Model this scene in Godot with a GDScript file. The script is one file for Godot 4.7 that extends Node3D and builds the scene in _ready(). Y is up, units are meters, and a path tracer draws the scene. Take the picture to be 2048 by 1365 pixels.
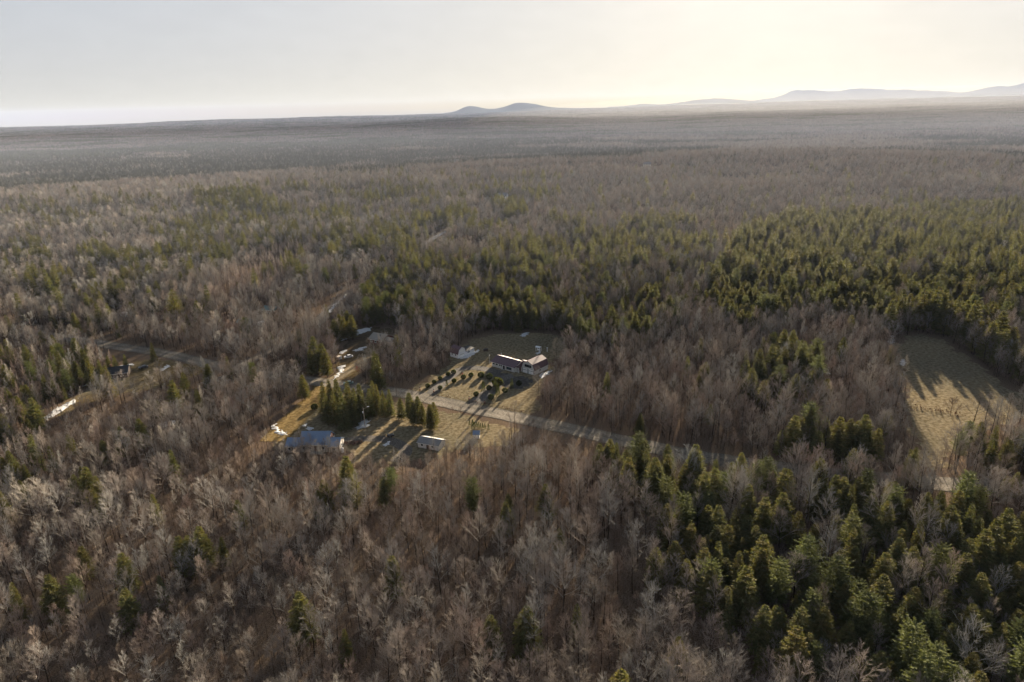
extends Node3D

const SUN_AZ := 0.3403
const SUN_EL := 0.2007
const EXPOSURE := 5.4
const HAZE := 0.000016
const EYE := Vector3(0, 118, 0)

var rng := RandomNumberGenerator.new()
var n_tone := FastNoiseLite.new()
var n_stand := FastNoiseLite.new()
var n_hill := FastNoiseLite.new()
var used := {}
var M := {}
var sun_dir := Vector3(sin(SUN_AZ) * cos(SUN_EL), sin(SUN_EL), -cos(SUN_AZ) * cos(SUN_EL))


func _ready() -> void:
	rng.seed = 7
	# ---------- camera, sky, sun, exposure ----------
	var cam := Camera3D.new()
	cam.name = "camera"
	add_child(cam)
	cam.fov = 53.13
	cam.near = 0.5
	cam.far = 140000.0
	cam.position = EYE
	cam.rotation = Vector3(deg_to_rad(-18.72), 0, 0)
	cam.rotate_object_local(Vector3(0, 0, 1), deg_to_rad(-1.54))
	cam.current = true
	var we := WorldEnvironment.new()
	we.name = "world_environment"
	add_child(we)
	var env := Environment.new()
	we.environment = env
	env.background_mode = Environment.BG_SKY
	env.sky = Sky.new()
	var pano := PanoramaSkyMaterial.new()
	pano.panorama = evening_sky()
	env.sky.sky_material = pano
	env.background_energy_multiplier = 1.0
	env.tonemap_mode = Environment.TONE_MAPPER_LINEAR
	env.tonemap_exposure = EXPOSURE
	env.fog_enabled = true
	env.fog_density = HAZE
	env.fog_light_color = Color(0.80, 0.865, 1.0)
	env.volumetric_fog_enabled = true
	env.volumetric_fog_density = 0.0
	env.sdfgi_enabled = true
	env.ssao_enabled = true
	env.ssil_enabled = true
	var sun := DirectionalLight3D.new()
	sun.name = "sun"
	add_child(sun)
	sun.look_at_from_position(sun_dir * 100.0, Vector3.ZERO)
	sun.light_color = Color(1.0, 0.93, 0.82)
	sun.light_energy = 1.6
	sun.light_angular_distance = 0.5
	sun.shadow_enabled = true
	# ---------- the place ----------
	n_tone.seed = 3
	n_tone.frequency = 1.0 / 90.0
	n_stand.seed = 11
	n_stand.frequency = 1.0 / 620.0
	n_stand.fractal_octaves = 4
	n_hill.seed = 5
	n_hill.frequency = 1.0 / 3600.0
	n_hill.fractal_octaves = 3
	make_materials()
	make_ground()
	make_mountains()
	make_roads()
	lowland_haze()
	plant_forest()
	make_buildings()
	make_yard_things()
	make_snow()


# Clear evening air: bright and warm near the horizon on the sun's side, darker and bluer overhead and behind.
func evening_sky() -> ImageTexture:
	var w := 1024
	var h := 512
	var im := Image.create_empty(w, h, false, Image.FORMAT_RGBF)
	var cirrus := FastNoiseLite.new()
	cirrus.seed = 21
	cirrus.frequency = 1.0
	cirrus.fractal_octaves = 4
	for j in h:
		var el := (0.5 - (j + 0.5) / h) * PI
		var e := maxf(el, 0.0)
		var deg := rad_to_deg(e)
		var high := exp(-pow(maxf(deg - 8.0, 0.0) / 24.0, 1.25))
		var low := exp(-deg / 5.0)
		var clear := exp(-HAZE * minf(42000.0, 400.0 / maxf(sin(e), 0.001)))
		var ce := cos(e)
		var se := sin(e)
		for i in w:
			var az := (i + 0.5) / w * TAU
			var d := Vector3(sin(az) * ce, se, -cos(az) * ce)
			var ct := clampf(d.dot(sun_dir), -1.0, 1.0)
			var th := rad_to_deg(acos(ct))
			var side := 0.55 + 0.45 * exp(-pow(th / 95.0, 3.0))
			var c := Vector3(0.13, 0.19, 0.28).lerp(Vector3(0.545, 0.61, 0.71) * side, high)
			c += Vector3(0.18, 0.09, -0.09) * low * side
			c += Vector3(0.30, 0.215, 0.085) * exp(-pow(th / 36.0, 1.7))
			c += Vector3(0.19, 0.17, 0.12) * exp(-pow(th / 14.0, 1.6))
			# the haze between the eye and the far air brings its own share of this light
			c = (c - Vector3(1.25, 1.30, 1.40) * (1.0 - clear)) / clear
			c = c.max(Vector3(0.12, 0.09, 0.05)) / EXPOSURE
			var streak := cirrus.get_noise_3d(d.x * 3.0 / (se + 0.12), d.z * 3.0 / (se + 0.12), 4.0 + se * 14.0)
			c *= 1.0 + 0.05 * streak
			im.set_pixel(i, j, Color(c.x, c.y, c.z))
	return ImageTexture.create_from_image(im)


# ---------- helpers ----------
func numbered(n: String) -> String:
	if not used.has(n):
		used[n] = 0
		return n
	used[n] += 1
	return "%s_%03d" % [n, used[n]]


func thing(called: String, label: String, category: String, at := Vector3.ZERO, turn := 0.0, group := "") -> Node3D:
	var o := Node3D.new()
	o.name = numbered(called)
	add_child(o)
	o.position = at
	o.rotation.y = turn
	o.set_meta("label", label)
	o.set_meta("category", category)
	if group:
		o.set_meta("group", group)
	return o


func put(mesh: Mesh, called: String, parent: Node, m: Material = null, at := Vector3.ZERO) -> MeshInstance3D:
	var o := MeshInstance3D.new()
	o.mesh = mesh
	o.name = numbered(called) if parent == self else called
	o.position = at
	if m:
		o.material_override = m
	parent.add_child(o, true)
	return o


func tag(o: Node, label: String, category: String, group := "", kind := "") -> void:
	o.set_meta("label", label)
	if category:
		o.set_meta("category", category)
	if group:
		o.set_meta("group", group)
	if kind:
		o.set_meta("kind", kind)


func mat(c: Color, rough := 0.9, tex: Texture2D = null, size := 1.0, metal := 0.0) -> StandardMaterial3D:
	var m := StandardMaterial3D.new()
	m.albedo_color = c.linear_to_srgb()
	m.roughness = rough
	m.metallic = metal
	if tex:
		m.albedo_texture = tex
		m.uv1_triplanar = true
		m.uv1_world_triplanar = true
		m.uv1_scale = Vector3.ONE / size
	return m


func noise_tex(freq: float, lo: Color, hi: Color, octaves := 4, sd := 1, size := 512) -> NoiseTexture2D:
	var t := NoiseTexture2D.new()
	t.width = size
	t.height = size
	t.seamless = true
	t.generate_mipmaps = false
	var n := FastNoiseLite.new()
	n.seed = sd
	n.frequency = freq
	n.fractal_octaves = octaves
	t.noise = n
	var g := Gradient.new()
	g.offsets = PackedFloat32Array([0.15, 0.85])
	g.colors = PackedColorArray([lo, hi])
	t.color_ramp = g
	return t


func make_materials() -> void:
	var fine := noise_tex(0.09, Color(0.62, 0.60, 0.58), Color(1, 1, 1), 5, 4)
	var patchy := noise_tex(0.02, Color(0.72, 0.69, 0.65), Color(1, 1, 1), 5, 9)
	var wear := noise_tex(0.03, Color(0.8, 0.8, 0.8), Color(1, 1, 1), 4, 12)
	M.ground = mat(Color(1, 1, 1), 1.0, fine, 23.0)
	M.ground.vertex_color_use_as_albedo = true
	M.lawn = mat(Color(1, 1, 1), 1.0, patchy, 19.0)
	M.lawn.vertex_color_use_as_albedo = true
	M.lawn.detail_enabled = true
	M.lawn.detail_albedo = noise_tex(0.16, Color(0.72, 0.70, 0.66), Color(1, 1, 1), 3, 17)
	M.lawn.detail_blend_mode = BaseMaterial3D.BLEND_MODE_MUL
	M.road = mat(Color(1, 1, 1), 0.95, noise_tex(0.035, Color(0.70, 0.69, 0.68), Color(1, 1, 1), 5, 31), 17.0)
	M.road.vertex_color_use_as_albedo = true
	M.bark = mat(Color(0.17, 0.145, 0.125), 0.95)
	M.bark.vertex_color_use_as_albedo = true
	M.twig = mat(Color(1, 1, 1), 0.9)
	M.twig.vertex_color_use_as_albedo = true
	M.needle = mat(Color(1, 1, 1), 0.75)
	M.needle.vertex_color_use_as_albedo = true
	M.needle.backlight_enabled = true
	M.needle.backlight = Color(0.88, 0.88, 0.55)
	for dull in [M.ground, M.lawn, M.bark, M.twig, M.needle]:
		dull.specular_mode = BaseMaterial3D.SPECULAR_DISABLED
	M.needle.specular_mode = BaseMaterial3D.SPECULAR_SCHLICK_GGX
	M.needle.metallic_specular = 0.06
	M.needle.roughness = 0.6
	M.road.metallic_specular = 0.15
	M.snow = mat(Color(0.82, 0.84, 0.88), 0.8, noise_tex(0.03, Color(0.62, 0.60, 0.57), Color(1, 1, 1), 5, 44), 7.0)
	M.white = mat(Color(0.72, 0.71, 0.68), 0.7, wear, 6.0)
	M.cream = mat(Color(0.55, 0.50, 0.44), 0.8, wear, 6.0)
	M.trim = mat(Color(0.8, 0.8, 0.78), 0.6)
	M.maroon = mat(Color(0.13, 0.07, 0.085), 0.48, wear, 5.0, 0.25)
	M.blue_roof = mat(Color(0.20, 0.28, 0.41), 0.38, wear, 5.0, 0.1)
	M.grey_roof = mat(Color(0.25, 0.245, 0.24), 0.6, wear, 5.0)
	M.tan_roof = mat(Color(0.34, 0.31, 0.27), 0.8, wear, 5.0)
	M.dark_roof = mat(Color(0.035, 0.037, 0.042), 0.75, wear, 5.0)
	M.teal_roof = mat(Color(0.10, 0.24, 0.26), 0.5, wear, 5.0)
	M.dark_wall = mat(Color(0.07, 0.045, 0.035), 0.9, wear, 4.0)
	M.redwood = mat(Color(0.16, 0.07, 0.05), 0.9, wear, 4.0)
	M.window = mat(Color(0.018, 0.022, 0.028), 0.12)
	M.glass_blue = mat(Color(0.04, 0.06, 0.075), 0.15)
	M.dark = mat(Color(0.02, 0.02, 0.022), 0.7)
	M.wood = mat(Color(0.12, 0.085, 0.06), 0.95)
	M.pole = mat(Color(0.22, 0.19, 0.165), 0.95)
	M.brick = mat(Color(0.2, 0.085, 0.06), 0.95)
	M.stone = mat(Color(0.3, 0.29, 0.27), 0.95)
	M.lamp_head = mat(Color(0.62, 0.62, 0.6), 0.5)
	M.white_paint = mat(Color(0.75, 0.76, 0.78), 0.25)
	M.beige_paint = mat(Color(0.42, 0.36, 0.31), 0.5)
	M.dark_paint = mat(Color(0.03, 0.033, 0.04), 0.25)
	M.green_paint = mat(Color(0.17, 0.27, 0.24), 0.4)
	M.tyre = mat(Color(0.02, 0.02, 0.02), 0.9)
	M.rim = mat(Color(0.4, 0.4, 0.41), 0.35, null, 1.0, 0.8)
	M.lens = mat(Color(0.6, 0.6, 0.58), 0.2)
	M.red = mat(Color(0.3, 0.04, 0.04), 0.5)


# a box given by its centre at the bottom
func box(parent: Node, called: String, size: Vector3, at: Vector3, m: Material) -> MeshInstance3D:
	var b := BoxMesh.new()
	b.size = size
	return put(b, called, parent, m, at + Vector3(0, size.y / 2.0, 0))


func tri(st: SurfaceTool, a: Vector3, b: Vector3, c: Vector3) -> void:
	st.add_vertex(a)
	st.add_vertex(b)
	st.add_vertex(c)


func quad(st: SurfaceTool, a: Vector3, b: Vector3, c: Vector3, d: Vector3) -> void:
	tri(st, a, b, c)
	tri(st, a, c, d)


# a closed solid: outline in a plane swept along a vector
func prism(pts: PackedVector3Array, along: Vector3) -> ArrayMesh:
	var st := SurfaceTool.new()
	st.begin(Mesh.PRIMITIVE_TRIANGLES)
	st.set_smooth_group(-1)
	var n := pts.size()
	for i in range(1, n - 1):
		tri(st, pts[0], pts[i], pts[i + 1])
		tri(st, pts[0] + along, pts[i + 1] + along, pts[i] + along)
	for i in n:
		var j := (i + 1) % n
		quad(st, pts[i], pts[i] + along, pts[j] + along, pts[j])
	st.generate_normals()
	return st.commit()


# a roof panel: four corners and a thickness downwards
func panel(a: Vector3, b: Vector3, c: Vector3, d: Vector3, thick := 0.16) -> ArrayMesh:
	return prism(PackedVector3Array([a, b, c, d]), Vector3(0, -thick, 0))


func lathe(profile: PackedVector2Array, sides := 12) -> ArrayMesh:
	var st := SurfaceTool.new()
	st.begin(Mesh.PRIMITIVE_TRIANGLES)
	st.set_smooth_group(-1)
	for i in profile.size() - 1:
		for k in sides:
			var a := TAU * k / sides
			var b := TAU * (k + 1) / sides
			var p := profile[i]
			var q := profile[i + 1]
			quad(st, Vector3(cos(a) * p.x, p.y, sin(a) * p.x), Vector3(cos(a) * q.x, q.y, sin(a) * q.x), Vector3(cos(b) * q.x, q.y, sin(b) * q.x), Vector3(cos(b) * p.x, p.y, sin(b) * p.x))
	st.generate_normals()
	return st.commit()


# ---------- terrain ----------
func smooth(a: float, b: float, x: float) -> float:
	var t := clampf((x - a) / (b - a), 0.0, 1.0)
	return t * t * (3.0 - 2.0 * t)


func ground_y(x: float, z: float) -> float:
	var d := sqrt(x * x + z * z)
	if d < 560.0:
		return 0.0
	var far := smooth(560.0, 1500.0, d)
	var y := n_hill.get_noise_2d(x, z) * far * (10.0 + 26.0 * smooth(2500.0, 12000.0, d))
	var az := atan2(x, -z)
	# the low rise with bare woods, and the dip behind it
	var rise := 1180.0 + 160.0 * sin(az * 5.0 + 0.6) + 260.0 * smooth(0.05, 0.5, az)
	y += 11.0 * exp(-pow((d - rise) / 260.0, 2.0)) * far
	y -= 15.0 * smooth(rise + 150.0, rise + 900.0, d) * (1.0 - smooth(3800.0, 6500.0, d))
	# the wooded hill in the middle distance
	y += 36.0 * exp(-pow((az + 0.02) / 0.14, 2.0)) * exp(-pow((d - 6900.0) / 1500.0, 2.0))
	y += 60.0 * exp(-pow((az + 0.30) / 0.16, 2.0)) * exp(-pow((d - 17500.0) / 3000.0, 2.0))
	y += 130.0 * smooth(-0.1, 0.35, az) * smooth(14000.0, 33000.0, d)
	y += 45.0 * smooth(-0.35, 0.0, az) * smooth(12000.0, 24000.0, d)
	return y


func conifer_share(x: float, z: float) -> float:
	var v := n_stand.get_noise_2d(x * 0.8, z)
	# a dark belt of evergreens lies beyond the low rise, thinning to the right
	var d := sqrt(x * x + z * z)
	var az := atan2(x, -z)
	v += 0.70 * smooth(1350.0, 1750.0, d) * (1.0 - smooth(2900.0, 4600.0, d)) * (1.0 - 0.8 * smooth(-0.12, 0.2, az))
	return smooth(0.10, 0.42, v)


func make_ground() -> void:
	var radii := PackedFloat32Array()
	var r := 0.0
	while r < 600.0:
		radii.append(r)
		r += 20.0
	while r < 27000.0:
		radii.append(r)
		r *= 1.03
	var seg := 288
	var v := PackedVector3Array()
	var nrm := PackedVector3Array()
	var col := PackedColorArray()
	var idx := PackedInt32Array()
	for i in radii.size():
		for k in seg + 1:
			var a := TAU * k / seg
			var x := sin(a) * radii[i]
			var z := -cos(a) * radii[i]
			v.append(Vector3(x, ground_y(x, z), z))
			var c := Vector3(0.235, 0.175, 0.128)
			c *= 0.85 + 0.35 * n_tone.get_noise_2d(x * 2.0, z * 2.0)
			var far := smooth(500.0, 1500.0, radii[i])
			var wood := Vector3(0.145, 0.125, 0.11).lerp(Vector3(0.032, 0.042, 0.022), conifer_share(x, z))
			wood *= 0.9 + 0.5 * n_tone.get_noise_2d(x * 0.15, z * 0.15)
			c = c.lerp(wood, far)
			col.append(Color(c.x, c.y, c.z))
	for i in radii.size() - 1:
		for k in seg:
			var a := i * (seg + 1) + k
			var b := a + seg + 1
			idx.append_array(PackedInt32Array([a, b, a + 1, a + 1, b, b + 1]))
	var arr := []
	arr.resize(Mesh.ARRAY_MAX)
	arr[Mesh.ARRAY_VERTEX] = v
	arr[Mesh.ARRAY_COLOR] = col
	arr[Mesh.ARRAY_INDEX] = idx
	var st := SurfaceTool.new()
	st.create_from_arrays(arr)
	st.generate_normals()
	var o := put(st.commit(), "ground", self, M.ground)
	tag(o, "wide brown forest floor running out to the horizon", "", "", "structure")


# thin evening haze lying over the low woods beyond the houses
func lowland_haze() -> void:
	var f := FogVolume.new()
	f.name = "haze"
	f.shape = RenderingServer.FOG_VOLUME_SHAPE_BOX
	f.size = Vector3(9000, 80, 2900)
	f.position = Vector3(400, 20, -1850)
	var m := FogMaterial.new()
	m.albedo = Color(0.86, 0.9, 1.0)
	m.density = 0.000065
	f.material = m
	add_child(f)
	tag(f, "thin pale evening haze over the woods beyond the houses", "haze", "", "stuff")
	var g := FogVolume.new()  # added bank: its pale warm body stands in for glare below the sun
	g.name = "haze_001"
	g.shape = RenderingServer.FOG_VOLUME_SHAPE_ELLIPSOID
	g.size = Vector3(7000, 420, 11000)
	g.position = Vector3(3500, 20, -7600)
	g.rotation.y = -0.40
	var w := FogMaterial.new()
	w.albedo = Color(1.0, 0.98, 0.95)
	w.density = 0.00002
	g.material = w
	add_child(g)
	tag(g, "added warm haze standing in for sun glare over the plain under the bright sky", "haze", "", "stuff")


# far blue hills: each a height field of its own
func make_mountains() -> void:
	var m := mat(Color(0.045, 0.05, 0.045), 1.0)
	m.specular_mode = BaseMaterial3D.SPECULAR_DISABLED
	# [azimuth from, azimuth to, distance, peaks as (azimuth, height, width)]
	var hills := [
		[-0.16, 0.20, 23000.0, [Vector3(0.020, 235, 0.026), Vector3(0.045, 75, 0.035), Vector3(-0.047, 205, 0.018), Vector3(-0.018, 85, 0.03), Vector3(-0.075, 55, 0.03), Vector3(0.09, 40, 0.05)]],
		[0.14, 0.36, 31000.0, [Vector3(0.275, 230, 0.03), Vector3(0.245, 110, 0.04), Vector3(0.19, 130, 0.02), Vector3(0.31, 130, 0.04)]],
		[0.29, 0.62, 37000.0, [Vector3(0.385, 500, 0.022), Vector3(0.41, 400, 0.024), Vector3(0.44, 400, 0.03), Vector3(0.467, 560, 0.024), Vector3(0.495, 330, 0.026), Vector3(0.525, 380, 0.024), Vector3(0.36, 200, 0.04), Vector3(0.56, 260, 0.026)]],
		[0.50, 0.85, 36000.0, [Vector3(0.63, 640, 0.035), Vector3(0.585, 330, 0.025), Vector3(0.69, 600, 0.05), Vector3(0.66, 200, 0.02), Vector3(0.55, 150, 0.02)]],
	]
	var names := ["lone twin-topped blue hill on the horizon near the middle", "long low pale hill on the horizon under the bright sky", "row of hazy pale mountain tops under the sun's glow", "highest hazy mountain at the right end of the horizon"]
	for h in hills.size():
		var a0: float = hills[h][0]
		var a1: float = hills[h][1]
		var dist: float = hills[h][2]
		var nu := 140
		var nv := 16
		var st := SurfaceTool.new()
		st.begin(Mesh.PRIMITIVE_TRIANGLES)
		for j in nv + 1:
			for i in nu + 1:
				var az := lerpf(a0, a1, float(i) / nu)
				var d := dist * (0.90 + 0.2 * j / nv)
				var x := sin(az) * d
				var z := -cos(az) * d
				var across := exp(-pow((j - nv / 2.0) / nv * 4.2, 2.0))
				var y := 0.0
				for p in hills[h][3]:
					y += p.y * exp(-pow((az - p.x) / p.z, 2.0)) * (0.9 if dist < 30000.0 else 0.62)
				y *= 1.0 + 0.25 * n_hill.get_noise_2d(x * 2.5, z * 2.5)
				var edge := smooth(a0, a0 + 0.03, az) * (1.0 - smooth(a1 - 0.03, a1, az))
				st.add_vertex(Vector3(x, ground_y(x, z) - 8.0 + y * across * edge + 6.0 * n_tone.get_noise_2d(x * 0.2, z * 0.2), z))
		for j in nv:
			for i in nu:
				var a := j * (nu + 1) + i
				for q in [a, a + nu + 1, a + 1, a + 1, a + nu + 1, a + nu + 2]:
					st.add_index(q)
		st.generate_normals()
		var o := put(st.commit(), "mountain", self, m)
		tag(o, names[h], "", "", "structure")


# ---------- roads and open ground ----------
# the open ground in metres: where no trees stand
var HOUSE_LAWN := PackedVector2Array([Vector2(-48.1, -282.8), Vector2(-41.5, -300.5), Vector2(-35.1, -307.2), Vector2(-32.0, -317.3), Vector2(-34.2, -332.2), Vector2(-25.6, -352.5), Vector2(-10.8, -363.5), Vector2(10.3, -365.3), Vector2(23.3, -358.8), Vector2(31.1, -352.8), Vector2(28.2, -331.8), Vector2(21.3, -313.2), Vector2(20.1, -296.0), Vector2(12.7, -278.6), Vector2(10.4, -257.6), Vector2(6.3, -248.3), Vector2(-5.7, -254.7), Vector2(-20.5, -263.1), Vector2(-38.4, -272.1)])
var SOUTH_LAWN := PackedVector2Array([Vector2(-91.4, -226.9), Vector2(-94.3, -242.7), Vector2(-89.0, -260.0), Vector2(-86.7, -283.1), Vector2(-80.8, -288.5), Vector2(-74.3, -288.1), Vector2(-51.5, -273.0), Vector2(-30.8, -260.2), Vector2(-7.7, -250.1), Vector2(3.4, -243.9), Vector2(0.1, -228.0), Vector2(-12.8, -224.0), Vector2(-30.3, -216.3), Vector2(-45.6, -211.8), Vector2(-58.3, -214.3), Vector2(-62.6, -225.6), Vector2(-72.0, -226.2)])
var CAR_YARD := PackedVector2Array([Vector2(-85.4, -292.5), Vector2(-87.2, -311.8), Vector2(-93.3, -341.6), Vector2(-94.6, -369.0), Vector2(-81.4, -382.0), Vector2(-67.3, -375.9), Vector2(-60.2, -347.0), Vector2(-65.4, -330.1), Vector2(-72.1, -312.0), Vector2(-74.3, -296.6)])
var WEST_YARD := PackedVector2Array([Vector2(-199.7, -257.3), Vector2(-201.0, -283.0), Vector2(-200.0, -318.8), Vector2(-195.2, -332.7), Vector2(-181.3, -336.2), Vector2(-149.1, -315.0), Vector2(-153.9, -303.5), Vector2(-162.6, -296.7), Vector2(-170.6, -289.5), Vector2(-183.2, -287.4), Vector2(-188.0, -268.8)])
var FIELD := PackedVector2Array([Vector2(204.4, -339.7), Vector2(218.9, -341.9), Vector2(225.0, -328.2), Vector2(218.6, -300.8), Vector2(215.5, -275.9), Vector2(215.5, -255.2), Vector2(203.8, -234.2), Vector2(186.2, -233.5), Vector2(172.0, -229.3), Vector2(147.6, -204.8), Vector2(136.2, -194.9), Vector2(129.9, -193.9), Vector2(135.4, -205.5), Vector2(149.9, -238.0), Vector2(162.1, -264.0), Vector2(176.2, -289.0), Vector2(184.0, -310.4)])
var FAR_FIELD := PackedVector2Array([Vector2(-62.3, -605.3), Vector2(-53.5, -637.8), Vector2(-22.5, -623.4), Vector2(-18.1, -594.8), Vector2(-38.7, -584.4)])
var TRACK_CLEARING := PackedVector2Array([Vector2(-328.0, -450.5), Vector2(-328.6, -479.7), Vector2(-314.2, -481.0), Vector2(-295.8, -454.9), Vector2(-297.5, -435.3), Vector2(-300.9, -415.3)])
var MAIN_ROAD := PackedVector2Array([Vector2(-526.2, -486.2), Vector2(-409.1, -442.5), Vector2(-312.7, -400.6), Vector2(-230.2, -362.7), Vector2(-184.3, -342.6), Vector2(-140.1, -317.1), Vector2(-90.0, -295.8), Vector2(-50.4, -280.7), Vector2(-27.1, -267.1), Vector2(14.1, -244.1), Vector2(57.5, -218.9), Vector2(81.0, -208.8), Vector2(103.6, -201.4), Vector2(132.7, -193.8), Vector2(161.3, -188.9), Vector2(196.3, -183.3), Vector2(248.7, -175.1)])
var NORTH_ROAD := PackedVector2Array([Vector2(-138.5, -314.2), Vector2(-131.4, -335.3), Vector2(-125.8, -352.4), Vector2(-117.8, -403.7), Vector2(-112.6, -457.1), Vector2(-96.9, -542.0), Vector2(-79.2, -636.5), Vector2(-64.7, -718.7), Vector2(-42.1, -799.0), Vector2(-11.2, -938.5)])
var GRASS_TRACK := PackedVector2Array([Vector2(-92.7, -235.8), Vector2(-90.9, -252.4), Vector2(-88.6, -267.5), Vector2(-86.1, -280.8), Vector2(-87.0, -295.0)])
var YARD_TRACK := PackedVector2Array([Vector2(-88.3, -293.9), Vector2(-83.7, -301.0), Vector2(-79.4, -311.9), Vector2(-74.9, -323.4), Vector2(-72.8, -335.2), Vector2(-77.7, -340.3)])
var DRIVE_WEST := PackedVector2Array([Vector2(-38.0, -273.2), Vector2(-33.3, -287.6), Vector2(-28.6, -300.9), Vector2(-24.0, -308.4), Vector2(-15.8, -308.5), Vector2(-6.1, -301.8)])
var DRIVE_EAST := PackedVector2Array([Vector2(-20.3, -259.5), Vector2(-14.9, -270.6), Vector2(-9.3, -282.4), Vector2(-5.1, -294.1), Vector2(0.0, -297.5)])
var SHED_TRACK := PackedVector2Array([Vector2(-69.9, -232.8), Vector2(-59.3, -236.3), Vector2(-49.4, -234.9), Vector2(-43.1, -230.5), Vector2(-40.0, -224.4), Vector2(-42.9, -217.0)])


func strip(line: PackedVector2Array, width: float, y: float, c: Color, m: Material, called: String, label: String, sd: int, crown := 0.0) -> void:
	var pts := PackedVector2Array()
	var curve := Curve2D.new()
	for i in line.size():
		var t := (line[mini(i + 1, line.size() - 1)] - line[maxi(i - 1, 0)]) / 6.0
		curve.add_point(line[i], -t, t)
	var n := int(curve.get_baked_length() / 2.5) + 1
	var st := SurfaceTool.new()
	st.begin(Mesh.PRIMITIVE_TRIANGLES)
	var lanes := 8
	for i in n + 1:
		var at := curve.get_baked_length() * i / n
		var p := curve.sample_baked(at, true)
		var q := curve.sample_baked(minf(at + 1.0, curve.get_baked_length()), true) - curve.sample_baked(maxf(at - 1.0, 0.0), true)
		var side := Vector2(-q.y, q.x).normalized()
		for k in lanes + 1:
			var s := float(k) / lanes * 2.0 - 1.0
			var wob := 1.0 + 0.16 * n_tone.get_noise_2d(at * 9.0 + 77.0 * signf(s), sd * 40.0) * absf(s)
			var w := p + side * s * width / 2.0 * wob
			var f := 0.92 + 0.5 * n_tone.get_noise_2d(w.x * 5.0, w.y * 5.0 + sd)
			f *= 1.0 + crown * (0.5 - absf(absf(s) - 0.45) * 2.2)
			st.set_color(Color(c.r * f, c.g * f, c.b * f))
			st.set_normal(Vector3.UP)
			var gy := ground_y(w.x, w.y)
			st.add_vertex(Vector3(w.x, gy + y + 0.05 * (1.0 - s * s), w.y))
	for i in n:
		for k in lanes:
			var a := i * (lanes + 1) + k
			var b := a + lanes + 1
			for e in [a, b, a + 1, a + 1, b, b + 1]:
				st.add_index(e)
	var o := put(st.commit(), called, self, m)
	tag(o, label, "", "", "structure")


# a sheet of open ground with a ragged edge, its colour wandering between two tones
func sheet(poly: PackedVector2Array, y: float, a: Color, b: Color, called: String, label: String, sd: int, step := 2.2) -> void:
	var box_ := Rect2(poly[0], Vector2.ZERO)
	for p in poly:
		box_ = box_.expand(p)
	var st := SurfaceTool.new()
	st.begin(Mesh.PRIMITIVE_TRIANGLES)
	var nx := int(box_.size.x / step) + 1
	var nz := int(box_.size.y / step) + 1
	var at := func(i: int, k: int) -> Vector2:
		return box_.position + Vector2(i, k) * step + Vector2(n_tone.get_noise_2d(i * 37.0, k * 41.0), n_tone.get_noise_2d(i * 43.0 + 900.0, k * 31.0)) * step * 0.9
	var has := {}
	for k in nz + 1:
		for i in nx + 1:
			var p: Vector2 = at.call(i, k)
			var n1 := n_tone.get_noise_2d(p.x * 1.3 + sd * 100.0, p.y * 1.3)
			var n2 := n_tone.get_noise_2d(p.x * 6.0, p.y * 6.0 + sd * 50.0)
			var c := a.lerp(b, clampf(0.5 + n1 * 0.9 + n2 * 0.45, 0.0, 1.0))
			st.set_color(c)
			st.set_normal(Vector3.UP)
			st.add_vertex(Vector3(p.x, y + ground_y(p.x, p.y), p.y))
			var j := p + Vector2(n2, n1) * 5.0
			has[Vector2i(i, k)] = Geometry2D.is_point_in_polygon(j, poly)
	for k in nz:
		for i in nx:
			if has[Vector2i(i, k)] and has[Vector2i(i + 1, k)] and has[Vector2i(i, k + 1)] and has[Vector2i(i + 1, k + 1)]:
				var e := k * (nx + 1) + i
				for q in [e, e + 1, e + nx + 1, e + 1, e + nx + 2, e + nx + 1]:
					st.add_index(q)
	var o := put(st.commit(), called, self, M.lawn)
	tag(o, label, "", "", "structure")


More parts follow.
